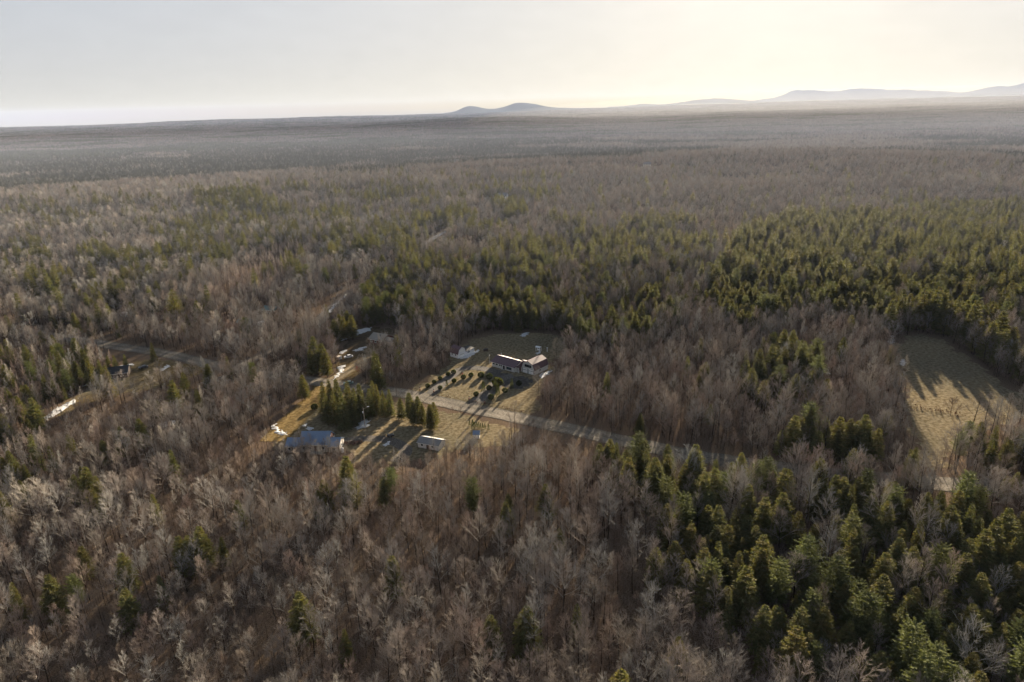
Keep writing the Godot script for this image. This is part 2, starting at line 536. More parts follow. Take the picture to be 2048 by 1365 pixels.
func make_roads() -> void:
	var straw := Color(0.385, 0.32, 0.215)
	var dull := Color(0.25, 0.225, 0.16)
	sheet(HOUSE_LAWN, 0.03, straw, dull, "lawn", "straw coloured lawn round the maroon roofed house", 1)
	sheet(SOUTH_LAWN, 0.03, straw, dull, "lawn", "straw coloured lawn across the road with sheds", 2)
	sheet(CAR_YARD, 0.03, Color(0.13, 0.105, 0.085), Color(0.19, 0.15, 0.09), "yard", "dark muddy yard round the parked white car", 3)
	sheet(WEST_YARD, 0.03, dull, Color(0.26, 0.19, 0.09), "lawn", "narrow lawn beside the dark roofed house", 4)
	sheet(FIELD, 0.03, Color(0.36, 0.305, 0.21), Color(0.26, 0.235, 0.175), "field", "open hay field among the woods at the right", 5, 3.0)
	sheet(FAR_FIELD, 0.1, dull, Color(0.24, 0.20, 0.12), "field", "small far field beside the far stretch of road", 6, 4.0)
	sheet(TRACK_CLEARING, 0.03, dull, straw, "clearing", "small grassy clearing in the woods at the left", 7)
	strip(GRASS_TRACK, 11.0, 0.05, Color(0.36, 0.27, 0.135), M.lawn, "path", "worn grassy track from the road to the blue roofed house", 1, 0.5)
	strip(SHED_TRACK, 5.0, 0.05, Color(0.17, 0.15, 0.13), M.road, "path", "gravel path from the blue roofed house to the sheds", 2)
	strip(YARD_TRACK, 6.5, 0.06, Color(0.27, 0.21, 0.13), M.road, "path", "dirt drive into the yard with the white car", 3, 0.4)
	strip(DRIVE_WEST, 5.4, 0.07, Color(0.17, 0.155, 0.14), M.road, "driveway", "far arm of the curved driveway lined with round shrubs", 4)
	strip(DRIVE_EAST, 6.2, 0.08, Color(0.17, 0.155, 0.14), M.road, "driveway", "near arm of the curved driveway leading to the garage", 5)
	sheet(PackedVector2Array([Vector2(-17.2, -312.0), Vector2(-3.2, -304.2), Vector2(11.4, -294.2), Vector2(10.3, -284.5), Vector2(3.0, -279.3), Vector2(-5.1, -285.6), Vector2(-11.9, -298.4), Vector2(-19.3, -305.4)]), 0.09, Color(0.15, 0.145, 0.145), Color(0.19, 0.18, 0.175), "driveway", "dark paved turning place before the garage doors", 8)
	strip(MAIN_ROAD, 9.0, 0.10, Color(0.27, 0.235, 0.19), M.road, "road", "pale gravelly country road crossing the whole view", 6, 0.35)
	strip(NORTH_ROAD, 6.4, 0.13, Color(0.24, 0.21, 0.18), M.road, "road", "long straight road running away through the woods", 7, 0.3)


# ---------- trees ----------
func stick(v: PackedVector3Array, c: PackedColorArray, p: Vector3, q: Vector3, r0: float, r1: float, sides: int, col: Color) -> void:
	var d := (q - p).normalized()
	var a := d.cross(Vector3(0.31, 0.17, 0.93)).normalized()
	var b := d.cross(a)
	var was := p + a * r0
	var was1 := q + a * r1
	for k in range(1, sides + 1):
		var t := TAU * k / sides
		var n := a * cos(t) + b * sin(t)
		var now := p + n * r0
		var now1 := q + n * r1
		v.append(was)
		v.append(now)
		v.append(now1)
		c.append(col)
		c.append(col)
		c.append(col)
		if r1 > 0.0:
			v.append(was)
			v.append(now1)
			v.append(was1)
			c.append(col)
			c.append(col)
			c.append(col)
		was = now
		was1 = now1


func rnd(a: float, b: float) -> float:
	return rng.randf_range(a, b)


func any_dir() -> Vector3:
	return Vector3(rng.randfn(), rng.randfn(), rng.randfn()).normalized()


func grow(v: PackedVector3Array, c: PackedColorArray, p: Vector3, dir: Vector3, length: float, r: float, level: int, counts: Array, twig_r: float, col: Color) -> void:
	if level >= counts.size():
		stick(v, c, p, p + dir * length, twig_r, 0.0, 3, col)
		return
	var segs := 3 if level == 1 else 2
	var at := p
	var d := dir
	var spots := []
	for s in segs:
		var q := at + d * length / segs
		stick(v, c, at, q, maxf(twig_r, r * (1.0 - 0.8 * s / segs)), maxf(twig_r * 0.7, r * (1.0 - 0.8 * (s + 1.0) / segs)), 3, col)
		spots.append([at, q, d])
		at = q
		d = (d + any_dir() * 0.16 + Vector3(0, 0.13, 0)).normalized()
	var n: int = counts[level]
	for i in n:
		var u := lerpf(0.25, 1.0, (i + rnd(0.2, 0.9)) / n)
		var k := mini(int(u * segs), segs - 1)
		var o: Vector3 = spots[k][0].lerp(spots[k][1], u * segs - k)
		var out: Vector3 = spots[k][2]
		var side := out.cross(any_dir()).normalized()
		var nd := (out * rnd(0.6, 1.0) + side * rnd(0.45, 0.85) + Vector3(0, 0.22, 0)).normalized()
		grow(v, c, o, nd, length * rnd(0.42, 0.70) * (1.15 - 0.45 * u), r * 0.36, level + 1, counts, twig_r, col)


# a leafless broadleaf: [trunk vertices, colours, crown vertices, colours]
func bare_tree(sd: int, h: float, clear: float, spread: float, rise: float, counts: Array, twig_r: float, col: Color, trunk_col: Color, thick := 0.0105) -> Array:
	rng.seed = sd
	var tv := PackedVector3Array()
	var tc := PackedColorArray()
	var v := PackedVector3Array()
	var c := PackedColorArray()
	var segs := 6
	var spine := [Vector3(0, -0.3, 0)]
	var lean := Vector3(rnd(-0.05, 0.05), 0, rnd(-0.05, 0.05))
	for s in segs:
		var last: Vector3 = spine[-1]
		spine.append(last + Vector3(rnd(-0.028, 0.028) * h / segs * 2.0, h * 0.88 / segs, rnd(-0.028, 0.028) * h / segs * 2.0) + lean * h / segs)
	var rad := func(u: float) -> float: return maxf(h * thick * pow(1.0 - u * 0.93, 0.8), twig_r)
	for s in segs:
		stick(tv, tc, spine[s], spine[s + 1], rad.call(float(s) / segs), rad.call((s + 1.0) / segs), 4, trunk_col)
	var n: int = counts[0]
	for i in n:
		var u := lerpf(clear, 1.0, (i + rnd(0.0, 0.8)) / n)
		var k := mini(int(u * segs), segs - 1)
		var o: Vector3 = spine[k].lerp(spine[k + 1], u * segs - k)
		var az := i * 2.4 + rnd(-0.5, 0.5)
		var el := lerpf(rise, rise + 0.55, (u - clear) / (1.0 - clear)) + rnd(-0.18, 0.18)
		var dir := Vector3(cos(az) * cos(el), sin(el), sin(az) * cos(el))
		grow(v, c, o, dir, h * spread * (0.38 + 0.85 * (1.0 - u)) * rnd(0.75, 1.2), rad.call(u) * 0.5, 1, counts, twig_r, col)
	return [tv, tc, v, c]


# an evergreen of drooping boughs set with sprays
func evergreen(sd: int, h: float, r: float, whorls: int, per: int, sprays: int, style: int, base: float) -> Array:
	rng.seed = sd
	var tv := PackedVector3Array()
	var tc := PackedColorArray()
	var v := PackedVector3Array()
	var c := PackedColorArray()
	var lean := Vector3(rnd(-0.02, 0.02), 0, rnd(-0.02, 0.02)) * h
	stick(tv, tc, Vector3(0, -0.3, 0), Vector3(0, h * 0.5, 0) + lean * 0.5, h * 0.013, h * 0.007, 5, Color(0.10, 0.08, 0.065))
	stick(tv, tc, Vector3(0, h * 0.5, 0) + lean * 0.5, Vector3(0, h, 0) + lean, h * 0.007, 0.01, 4, Color(0.10, 0.08, 0.065))
	var bulge: Array[float] = [rnd(0, TAU), rnd(0, TAU), rnd(0.08, 0.2)]
	for w in whorls:
		var t := lerpf(base, 0.985, pow((w + rnd(0.0, 0.6)) / whorls, 0.92))
		var s := (t - base) / (1.0 - base)
		var reach := 0.0
		if style == 0:  # spruce: a straight cone
			reach = r * (pow(1.0 - s, 0.85) + 0.03)
		elif style == 1:  # cedar and hemlock: a rounded cone
			reach = r * (pow(1.0 - s * s, 0.9) * 0.8 + 0.2 * (1.0 - s) + 0.04)
		else:  # pine: an uneven, broken crown
			reach = r * (sqrt(maxf(0.0, 1.0 - pow(s * 1.25 - 0.25, 2.0))) * rnd(0.55, 1.1) + 0.05)
		var n := maxi(3, int(per * (0.45 + 0.55 * reach / r)))
		for k in n:
			var az := TAU * (k + rnd(-0.3, 0.3)) / n + w * 1.1
			var length := reach * rnd(0.72, 1.12) * (1.0 + bulge[2] * sin(az * 2.0 + bulge[0] + t * 5.0))
			var droop := (0.10 - 0.55 * (1.0 - s)) if style == 0 else (0.25 - 0.45 * (1.0 - s)) if style == 1 else 0.22
			var out := Vector3(cos(az), 0, sin(az))
			var o := Vector3(0, t * h, 0) + lean * t
			var side := Vector3(-out.z, 0, out.x)
			var g := rnd(0.78, 1.2)
			var warm := rnd(0.9, 1.12)
			var col := Color(0.130 * g * warm, 0.131 * g, 0.063 * g)
			if style == 2:
				col = Color(0.122 * g, 0.138 * g, 0.070 * g)
			for m in sprays:
				var u := lerpf(0.12, 1.0, (m + rnd(0.1, 0.9)) / sprays)
				var p := o + out * length * u + Vector3(0, length * (droop * u + (0.16 if style != 0 else 0.10) * u * u), 0)
				var sgn := -1.0 if m % 2 else 1.0
				var big := (0.20 + 0.30 * r * (1.0 - 0.55 * u) * (0.35 + 0.65 * reach / r)) * rnd(0.8, 1.3)
				if style == 2:
					big *= 0.62
				elif sprays < 12:
					big *= 0.8
				var tip := p + (out * rnd(0.35, 0.9) + side * sgn * rnd(0.25, 0.8) + Vector3(0, rnd(-0.32, 0.30), 0)).normalized() * big
				var wide := (side * rnd(0.3, 0.6) * sgn + Vector3(0, rnd(-0.55, 0.55), 0) - out * 0.3) * big * 0.62
				v.append(p + wide * 0.5)
				v.append(tip)
				v.append(p - wide * 0.5)
				var f := rnd(0.8, 1.25)
				var cc := Color(col.r * f, col.g * f, col.b * f)
				c.append(cc)
				c.append(cc)
				c.append(cc)
	return [tv, tc, v, c]


func arrays_mesh(parts: Array, mats: Array) -> ArrayMesh:
	var m := ArrayMesh.new()
	for i in parts.size():
		var arr := []
		arr.resize(Mesh.ARRAY_MAX)
		arr[Mesh.ARRAY_VERTEX] = parts[i][0]
		arr[Mesh.ARRAY_COLOR] = parts[i][1]
		m.add_surface_from_arrays(Mesh.PRIMITIVE_TRIANGLES, arr)
		m.surface_set_material(i, mats[i])
	return m


# many far crowns in one piece of canopy: short upright tufts of twigs, or small dark cones
func canopy(sd: int, size: float, count: int, green: float, crown: float, top: float) -> ArrayMesh:
	rng.seed = sd
	var v := PackedVector3Array()
	var c := PackedColorArray()
	for i in count:
		var at := Vector3(rnd(-0.5, 0.5) * size, 0, rnd(-0.5, 0.5) * size)
		var dark := rng.randf() < green
		var h := top * rnd(0.7, 1.15) * (1.1 if dark else 1.0)
		var r := crown * rnd(0.6, 1.15) * (0.7 if dark else 1.0)
		var g := rnd(0.75, 1.25)
		var col := Color(0.085 * g, 0.094 * g, 0.046 * g) if dark else Color(0.215 * g, 0.190 * g, 0.188 * g * rnd(0.9, 1.08))
		for k in 15:
			var a := TAU * k / 15.0 + rnd(-0.3, 0.3)
			if dark:
				var low := rnd(0.2, 0.75)
				var w := r * (1.05 - low) * 1.2
				var p := at + Vector3(cos(a) * w, h * low, sin(a) * w)
				var q := at + Vector3(cos(a) * w * 0.25, h * minf(1.0, low + 0.3), sin(a) * w * 0.25)
				var s := Vector3(-sin(a), 0, cos(a)) * w * 0.5
				for e in [p + s, q, p - s]:
					v.append(e)
			else:
				var p := at + Vector3(cos(a) * r * rnd(0.0, 0.4), h * rnd(0.35, 0.6), sin(a) * r * rnd(0.0, 0.4))
				var q := at + Vector3(cos(a) * r * rnd(0.4, 1.0), h * rnd(0.72, 1.0), sin(a) * r * rnd(0.4, 1.0))
				var s := any_dir() * r * 0.20
				for e in [p + s, q, p - s]:
					v.append(e)
			c.append(col)
			c.append(col)
			c.append(col)
	return arrays_mesh([[v, c]], [M.needle_far])


# ---------- where trees stand ----------
var open_ground := []
var open_boxes := []
var roads := []
var zones := []


func add_open(p: PackedVector2Array, grow_by := 0.0) -> void:
	var b := Rect2(p[0], Vector2.ZERO)
	for q in p:
		b = b.expand(q)
	open_ground.append(p)
	open_boxes.append(b)


func add_zone(p: PackedVector2Array, share: float, kind := "") -> void:
	var b := Rect2(p[0], Vector2.ZERO)
	for q in p:
		b = b.expand(q)
	zones.append([p, b, share, kind])


func near_line(p: Vector2, line: PackedVector2Array, reach: float) -> bool:
	for i in line.size() - 1:
		if p.distance_squared_to(Geometry2D.get_closest_point_to_segment(p, line[i], line[i + 1])) < reach * reach:
			return true
	return false


func is_open(at: Vector2) -> bool:
	var p := at
	if at.length() < 700.0:
		p += Vector2(n_tone.get_noise_2d(at.x * 9.0, at.y * 9.0), n_tone.get_noise_2d(at.x * 9.0 + 300.0, at.y * 9.0)) * 7.0
	for i in open_ground.size():
		if open_boxes[i].has_point(p) and Geometry2D.is_point_in_polygon(p, open_ground[i]):
			return true
	if p.length() < 1100.0:
		for r in roads:
			if near_line(p, r[0], r[1]):
				return true
	return false


func zone_at(p: Vector2) -> Array:
	for z in zones:
		if z[1].has_point(p) and Geometry2D.is_point_in_polygon(p, z[0]):
			return z
	return []


# where a point shows in the photograph's frame, as shares of its width and height
func in_frame(p: Vector3) -> Vector2:
	var q := ($camera as Camera3D).transform.affine_inverse() * p
	if q.z > -1.0:
		return Vector2(-9, -9)
	var f := 0.5 / tan(deg_to_rad(53.13) / 2.0)
	return Vector2(0.5 + q.x / -q.z * f / 1.5, 0.5 - q.y / -q.z * f)


func plant_forest() -> void:
	M.needle_far = mat(Color(1, 1, 1), 1.0)
	M.needle_far.vertex_color_use_as_albedo = true
	M.needle_far.specular_mode = BaseMaterial3D.SPECULAR_DISABLED
	M.needle_dim = mat(Color(0.64, 0.68, 0.78), 1.0)  # darker needle copy: shade of backlit far crowns is put into the colour
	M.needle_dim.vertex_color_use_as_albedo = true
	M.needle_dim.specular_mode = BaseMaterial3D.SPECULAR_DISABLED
	for p in [HOUSE_LAWN, SOUTH_LAWN, CAR_YARD, WEST_YARD, FIELD, FAR_FIELD, TRACK_CLEARING]:
		add_open(p)
	add_open(PackedVector2Array([Vector2(-200.0, -318.8), Vector2(-182.3, -322.3), Vector2(-163.2, -297.9), Vector2(-161.6, -280.3), Vector2(-178.9, -281.5)]))
	add_open(PackedVector2Array([Vector2(5.5, -248.3), Vector2(32.6, -235.1), Vector2(59.7, -220.6), Vector2(86.4, -209.6), Vector2(82.6, -198.9), Vector2(54.5, -206.4), Vector2(27.1, -220.6), Vector2(5.1, -234.2)]))
	add_open(PackedVector2Array([Vector2(-233.7, -366.5), Vector2(-181.6, -342.3), Vector2(-140.1, -317.1), Vector2(-132.3, -291.0), Vector2(-167.9, -307.8), Vector2(-212.0, -328.2)]))
	add_open(PackedVector2Array([Vector2(-117.2, -392.1), Vector2(-110.8, -456.9), Vector2(-104.6, -447.0), Vector2(-110.2, -383.6)]))
	add_open(PackedVector2Array([Vector2(-81.0, -631.7), Vector2(-65.8, -718.9), Vector2(-58.8, -696.3), Vector2(-67.5, -603.8)]))
	var low_west := PackedVector2Array([Vector2(-196.9, -247.1), Vector2(-178.3, -255.9), Vector2(-161.6, -280.3), Vector2(-141.8, -291.6), Vector2(-128.6, -260.0), Vector2(-149.9, -248.7), Vector2(-166.9, -233.5), Vector2(-185.8, -230.6)])
	var low_growth := PackedVector2Array([Vector2(0.3, -244.1), Vector2(32.0, -230.2), Vector2(58.6, -216.2), Vector2(88.5, -201.2), Vector2(81.6, -183.3), Vector2(51.2, -192.1), Vector2(25.2, -204.6), Vector2(0.0, -222.1)])
	roads = [[MAIN_ROAD, 6.5], [NORTH_ROAD, 3.6], [GRASS_TRACK, 5.0], [YARD_TRACK, 5.0]]
	for q in [Vector2(-163.4, -392.3), Vector2(-156.9, -419.5), Vector2(-243.4, -416.5), Vector2(-148.8, -389.0), Vector2(-15.0, -913.4), Vector2(-132.3, -1720.2), Vector2(-1277.7, -2790.9), Vector2(245.9, -1268.6)]:
		var reach_ := 9.0 if q.length() < 700.0 else 26.0
		var toward: Vector2 = -q.normalized()
		var across := Vector2(-toward.y, toward.x) * reach_
		add_open(PackedVector2Array([q - toward * reach_ * 0.7 - across, q - toward * reach_ * 0.7 + across, q + toward * reach_ * 1.2 + across, q + toward * reach_ * 1.2 - across]))
	add_zone(PackedVector2Array([Vector2(135.8, -446.7), Vector2(204.0, -613.7), Vector2(292.5, -699.0), Vector2(385.2, -710.2), Vector2(430.8, -542.4), Vector2(270.0, -327.6), Vector2(229.6, -340.1), Vector2(175.6, -372.4), Vector2(119.9, -341.2), Vector2(118.1, -380.2)]), 0.9)
	add_zone(PackedVector2Array([Vector2(-98.0, -466.2), Vector2(-91.2, -562.5), Vector2(-48.0, -542.4), Vector2(-8.1, -588.5), Vector2(76.3, -642.3), Vector2(176.2, -580.3), Vector2(121.2, -390.8), Vector2(70.5, -330.2), Vector2(24.8, -334.2), Vector2(-17.4, -362.8), Vector2(-51.1, -366.0), Vector2(-89.0, -360.0)]), 0.55)
	add_zone(PackedVector2Array([Vector2(28.1, -214.7), Vector2(50.2, -204.2), Vector2(73.8, -189.6), Vector2(113.5, -175.7), Vector2(153.2, -169.7), Vector2(107.9, -109.7), Vector2(80.8, -101.9), Vector2(57.1, -110.2), Vector2(47.5, -121.9), Vector2(39.7, -144.9), Vector2(42.4, -175.2), Vector2(30.9, -187.3)]), 0.80)
	add_zone(PackedVector2Array([Vector2(86.4, -202.2), Vector2(97.5, -222.4), Vector2(123.8, -220.8), Vector2(123.5, -200.1), Vector2(107.5, -194.2)]), 0.7)
	add_zone(PackedVector2Array([Vector2(105.2, -296.0), Vector2(137.1, -331.0), Vector2(146.9, -306.7), Vector2(121.4, -248.1), Vector2(104.1, -244.3), Vector2(93.7, -260.4)]), 0.6)
	add_zone(PackedVector2Array([Vector2(-365.6, -752.2), Vector2(-306.9, -932.1), Vector2(-234.2, -668.6), Vector2(-237.0, -532.3), Vector2(-230.4, -481.3)]), 0.36)
	add_zone(PackedVector2Array([Vector2(-448.2, -978.1), Vector2(-363.2, -1018.0), Vector2(-294.7, -835.1), Vector2(-366.8, -819.5)]), 0.5)
	add_zone(PackedVector2Array([Vector2(-183.1, -660.7), Vector2(-140.3, -748.4), Vector2(-103.8, -648.4), Vector2(-108.3, -564.8), Vector2(-147.9, -539.8)]), 0.5)
	add_zone(PackedVector2Array([Vector2(165.1, -218.2), Vector2(191.8, -220.7), Vector2(161.4, -180.4), Vector2(142.2, -180.0)]), 0.55)
	add_zone(PackedVector2Array([Vector2(425.6, -810.7), Vector2(615.5, -738.8), Vector2(489.8, -581.2), Vector2(413.6, -638.5)]), 0.95, "plantation")
	add_zone(PackedVector2Array([Vector2(20.2, -452.7), Vector2(73.6, -446.6), Vector2(64.6, -355.3), Vector2(28.7, -349.4), Vector2(18.5, -359.5)]), 0.6)
	add_zone(PackedVector2Array([Vector2(-285.5, -342.4), Vector2(-257.8, -348.3), Vector2(-200.1, -335.3), Vector2(-175.7, -294.5), Vector2(-183.0, -263.5), Vector2(-191.9, -231.6), Vector2(-203.7, -232.3)]), 0.2, "birch")
	add_zone(PackedVector2Array([Vector2(-203.7, -232.3), Vector2(-161.0, -229.8), Vector2(-122.9, -215.8), Vector2(-127.6, -183.6), Vector2(-166.8, -182.7)]), 0.17, "birch")
	add_zone(PackedVector2Array([Vector2(-205.3, -463.7), Vector2(-215.0, -638.6), Vector2(-178.6, -608.4), Vector2(-159.6, -473.2), Vector2(-178.7, -421.4)]), 0.03, "pink")

	# ----- the shapes: three evergreens and seven bare trees, each in a near and a far make -----
	var grey := Color(0.285, 0.270, 0.250)
	var tan_ := Color(0.280, 0.250, 0.220)
	var rusty := Color(0.275, 0.235, 0.21)
	var pale := Color(0.335, 0.315, 0.288)
	var trunk_col := Color(0.205, 0.19, 0.172)
	var birch := Color(0.48, 0.46, 0.43)
	var near_bare := [
		bare_tree(101, 15.0, 0.40, 0.34, 0.62, [13, 8, 11], 0.0115, grey, trunk_col),
		bare_tree(102, 13.5, 0.34, 0.37, 0.58, [14, 8, 11], 0.011, tan_, trunk_col),
		bare_tree(103, 16.5, 0.46, 0.28, 0.72, [13, 8, 10], 0.0115, grey, trunk_col),
		bare_tree(104, 12.0, 0.30, 0.32, 0.65, [14, 8, 10], 0.011, rusty, trunk_col),
		bare_tree(105, 14.5, 0.38, 0.42, 0.48, [12, 9, 11], 0.0125, pale, Color(0.27, 0.24, 0.21)),
		bare_tree(106, 15.5, 0.42, 0.24, 0.80, [14, 8, 10], 0.011, tan_, trunk_col),
		bare_tree(107, 14.0, 0.45, 0.19, 0.90, [16, 7, 9], 0.010, pale, birch, 0.0085),
		bare_tree(108, 13.0, 0.35, 0.17, 0.95, [16, 7, 9], 0.010, rusty, birch, 0.0070),
		bare_tree(109, 18.0, 0.50, 0.20, 0.85, [17, 7, 9], 0.011, pale, Color(0.34, 0.32, 0.29), 0.0095),
	]
	var far_bare := [
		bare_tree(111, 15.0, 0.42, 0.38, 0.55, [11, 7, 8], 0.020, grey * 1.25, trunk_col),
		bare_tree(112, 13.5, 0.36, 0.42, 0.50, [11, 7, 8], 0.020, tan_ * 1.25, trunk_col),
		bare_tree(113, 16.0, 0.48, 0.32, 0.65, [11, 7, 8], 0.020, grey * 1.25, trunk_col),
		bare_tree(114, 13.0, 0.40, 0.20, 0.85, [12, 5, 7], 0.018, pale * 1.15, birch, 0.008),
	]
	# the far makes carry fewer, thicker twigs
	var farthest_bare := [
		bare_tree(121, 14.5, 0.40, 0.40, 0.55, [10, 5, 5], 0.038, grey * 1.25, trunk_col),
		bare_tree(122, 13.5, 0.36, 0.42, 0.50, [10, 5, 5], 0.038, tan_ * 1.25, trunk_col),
	]
	var near_green := [
		evergreen(201, 14.5, 3.1, 26, 11, 15, 0, 0.07),
		evergreen(202, 12.0, 2.6, 24, 11, 14, 0, 0.05),
		evergreen(203, 13.0, 3.2, 26, 12, 15, 1, 0.08),
		evergreen(204, 15.0, 3.5, 26, 12, 16, 1, 0.14),
		evergreen(205, 11.0, 2.7, 22, 11, 14, 1, 0.05),
		evergreen(206, 16.0, 3.9, 22, 12, 26, 2, 0.22),
	]
	var far_green := [
		evergreen(211, 14.5, 3.6, 26, 12, 10, 0, 0.08),
		evergreen(212, 13.0, 3.2, 26, 12, 10, 0, 0.06),
		evergreen(213, 15.5, 3.8, 26, 12, 11, 1, 0.15),
	]
	var farthest_green := [
		evergreen(221, 14.0, 3.8, 14, 9, 6, 0, 0.1),
		evergreen(222, 13.0, 4.0, 14, 9, 6, 1, 0.1),
	]
	var bare_mats := [M.bark, M.twig]
	var green_mats := [M.bark, M.needle]

	# ----- near trees: a list of [place, shape, size, turn, tone] for each kind -----
	var bare := []
	var green := []
	var tones := [Color(1, 1, 1), Color(1.05, 1.01, 0.96), Color(0.82, 0.80, 0.80), Color(1.06, 0.97, 0.92), Color(0.95, 0.98, 1.0), Color(0.70, 0.66, 0.62)]
	rng.seed = 77
	# evergreens that stand where the photograph shows single ones
	var singles := [
		[PackedVector2Array([Vector2(-76.0, -253.4), Vector2(-71.6, -249.4), Vector2(-66.9, -244.6), Vector2(-64.0, -248.0), Vector2(-67.1, -254.7), Vector2(-71.8, -257.4), Vector2(-76.0, -261.1), Vector2(-62.1, -254.4), Vector2(-79.0, -261.3), Vector2(-68.7, -251.1), Vector2(-64.8, -255.5), Vector2(-74.4, -265.1)]), 0, 1.0, 1.18],
		[PackedVector2Array([Vector2(-58.9, -257.1), Vector2(-56.4, -258.9), Vector2(-53.4, -256.3), Vector2(-59.0, -264.1), Vector2(-50.8, -256.6)]), 1, 0.95, 1.15],
		[PackedVector2Array([Vector2(-45.8, -253.4), Vector2(-41.7, -251.2), Vector2(-39.8, -247.4), Vector2(-36.4, -247.2), Vector2(-32.5, -242.5), Vector2(-31.5, -246.0), Vector2(-38.4, -251.0)]), 4, 0.68, 1.0],
		[PackedVector2Array([Vector2(-34.3, -360.2), Vector2(-27.8, -366.8), Vector2(-21.4, -370.0), Vector2(-15.2, -372.2), Vector2(-9.5, -372.7), Vector2(-3.8, -373.1), Vector2(1.9, -372.6), Vector2(7.6, -372.1), Vector2(13.3, -371.6), Vector2(18.9, -369.2), Vector2(24.4, -365.9), Vector2(29.1, -361.9), Vector2(-30.9, -370.8), Vector2(-24.1, -377.8), Vector2(-14.0, -378.8), Vector2(-6.7, -380.1), Vector2(0.6, -379.5), Vector2(6.4, -379.9), Vector2(12.2, -378.4), Vector2(17.9, -376.0), Vector2(23.5, -373.5), Vector2(28.0, -369.3), Vector2(32.2, -365.2)]), 3, 0.98, 1.2],
		[PackedVector2Array([Vector2(-60.3, -285.9), Vector2(-62.7, -289.7)]), 0, 1.05, 1.2],
		[PackedVector2Array([Vector2(-93.1, -308.9), Vector2(-95.9, -305.8), Vector2(-88.0, -302.0), Vector2(-96.3, -313.8), Vector2(-91.9, -310.8)]), 3, 0.95, 1.15],
		[PackedVector2Array([Vector2(-91.8, -356.3), Vector2(-95.6, -351.6), Vector2(-87.7, -357.7), Vector2(-96.1, -365.5), Vector2(-98.5, -350.1), Vector2(-92.3, -368.8)]), 3, 0.9, 1.1],
		[PackedVector2Array([Vector2(-208.3, -275.3), Vector2(-205.5, -278.9), Vector2(-201.4, -283.0), Vector2(-201.3, -291.0), Vector2(-197.4, -297.9), Vector2(-195.9, -304.0), Vector2(-193.8, -312.9), Vector2(-190.9, -316.8), Vector2(-210.3, -271.8), Vector2(-213.5, -266.9), Vector2(-213.7, -262.0), Vector2(-205.2, -283.3), Vector2(-196.1, -311.8)]), 0, 0.75, 1.0],
		[PackedVector2Array([Vector2(-185.0, -331.9), Vector2(-135.3, -304.1)]), 0, 0.85, 1.0],
		[PackedVector2Array([Vector2(-88.2, -156.7), Vector2(-85.5, -158.3), Vector2(-90.5, -156.4), Vector2(-101.5, -148.8), Vector2(-113.8, -138.9)]), 4, 0.85, 1.05],
		[PackedVector2Array([Vector2(-50.4, -129.6), Vector2(11.8, -160.8), Vector2(35.2, -146.0), Vector2(-31.9, -146.0), Vector2(-59.2, -185.9), Vector2(-155.8, -180.4), Vector2(8.8, -178.0)]), 4, 0.8, 1.05],
		[PackedVector2Array([Vector2(81.1, -271.7), Vector2(83.7, -274.8), Vector2(99.3, -262.9), Vector2(102.4, -216.3), Vector2(101.8, -218.2), Vector2(116.4, -213.7), Vector2(121.2, -212.7), Vector2(118.5, -210.6)]), 3, 0.9, 1.1],
		[PackedVector2Array([Vector2(-174.9, -211.8), Vector2(-194.6, -235.1), Vector2(-139.6, -232.0), Vector2(-147.6, -220.9), Vector2(-146.7, -258.8)]), 4, 0.7, 0.9],
		[PackedVector2Array([Vector2(126.9, -194.4), Vector2(126.1, -191.3)]), 0, 1.0, 1.1],
		[PackedVector2Array([Vector2(199.9, -343.5), Vector2(207.6, -348.0), Vector2(212.8, -347.6), Vector2(219.6, -348.7), Vector2(223.8, -344.9), Vector2(226.7, -339.5), Vector2(230.5, -335.8), Vector2(228.2, -323.2), Vector2(226.0, -311.4), Vector2(224.2, -300.4), Vector2(223.4, -291.2), Vector2(223.2, -283.7), Vector2(220.5, -272.0), Vector2(226.7, -355.3), Vector2(232.4, -351.2), Vector2(236.0, -343.8), Vector2(235.4, -330.5), Vector2(233.7, -318.2), Vector2(232.1, -306.7), Vector2(229.7, -294.6), Vector2(221.1, -357.6), Vector2(213.6, -356.5), Vector2(220.2, -362.4), Vector2(227.6, -361.7), Vector2(232.4, -356.6), Vector2(236.3, -350.8), Vector2(237.7, -340.2)]), 3, 1.2, 1.55],
		[PackedVector2Array([Vector2(158.0, -213.2), Vector2(151.1, -206.4)]), 5, 0.7, 0.8],
	]
	for s in singles:
		for p in s[0]:
			var shape: int = s[1]
			if shape == 0 and rng.randf() < 0.4:
				shape = 1
			elif shape >= 3 and shape < 5:
				shape = 2 + rng.randi() % 3
			green.append([p, shape, rnd(s[2], s[3]), rnd(0, TAU), rng.randi() % 4])
	var solo := green.size()
	var step := 4.0
	var reach := 520.0
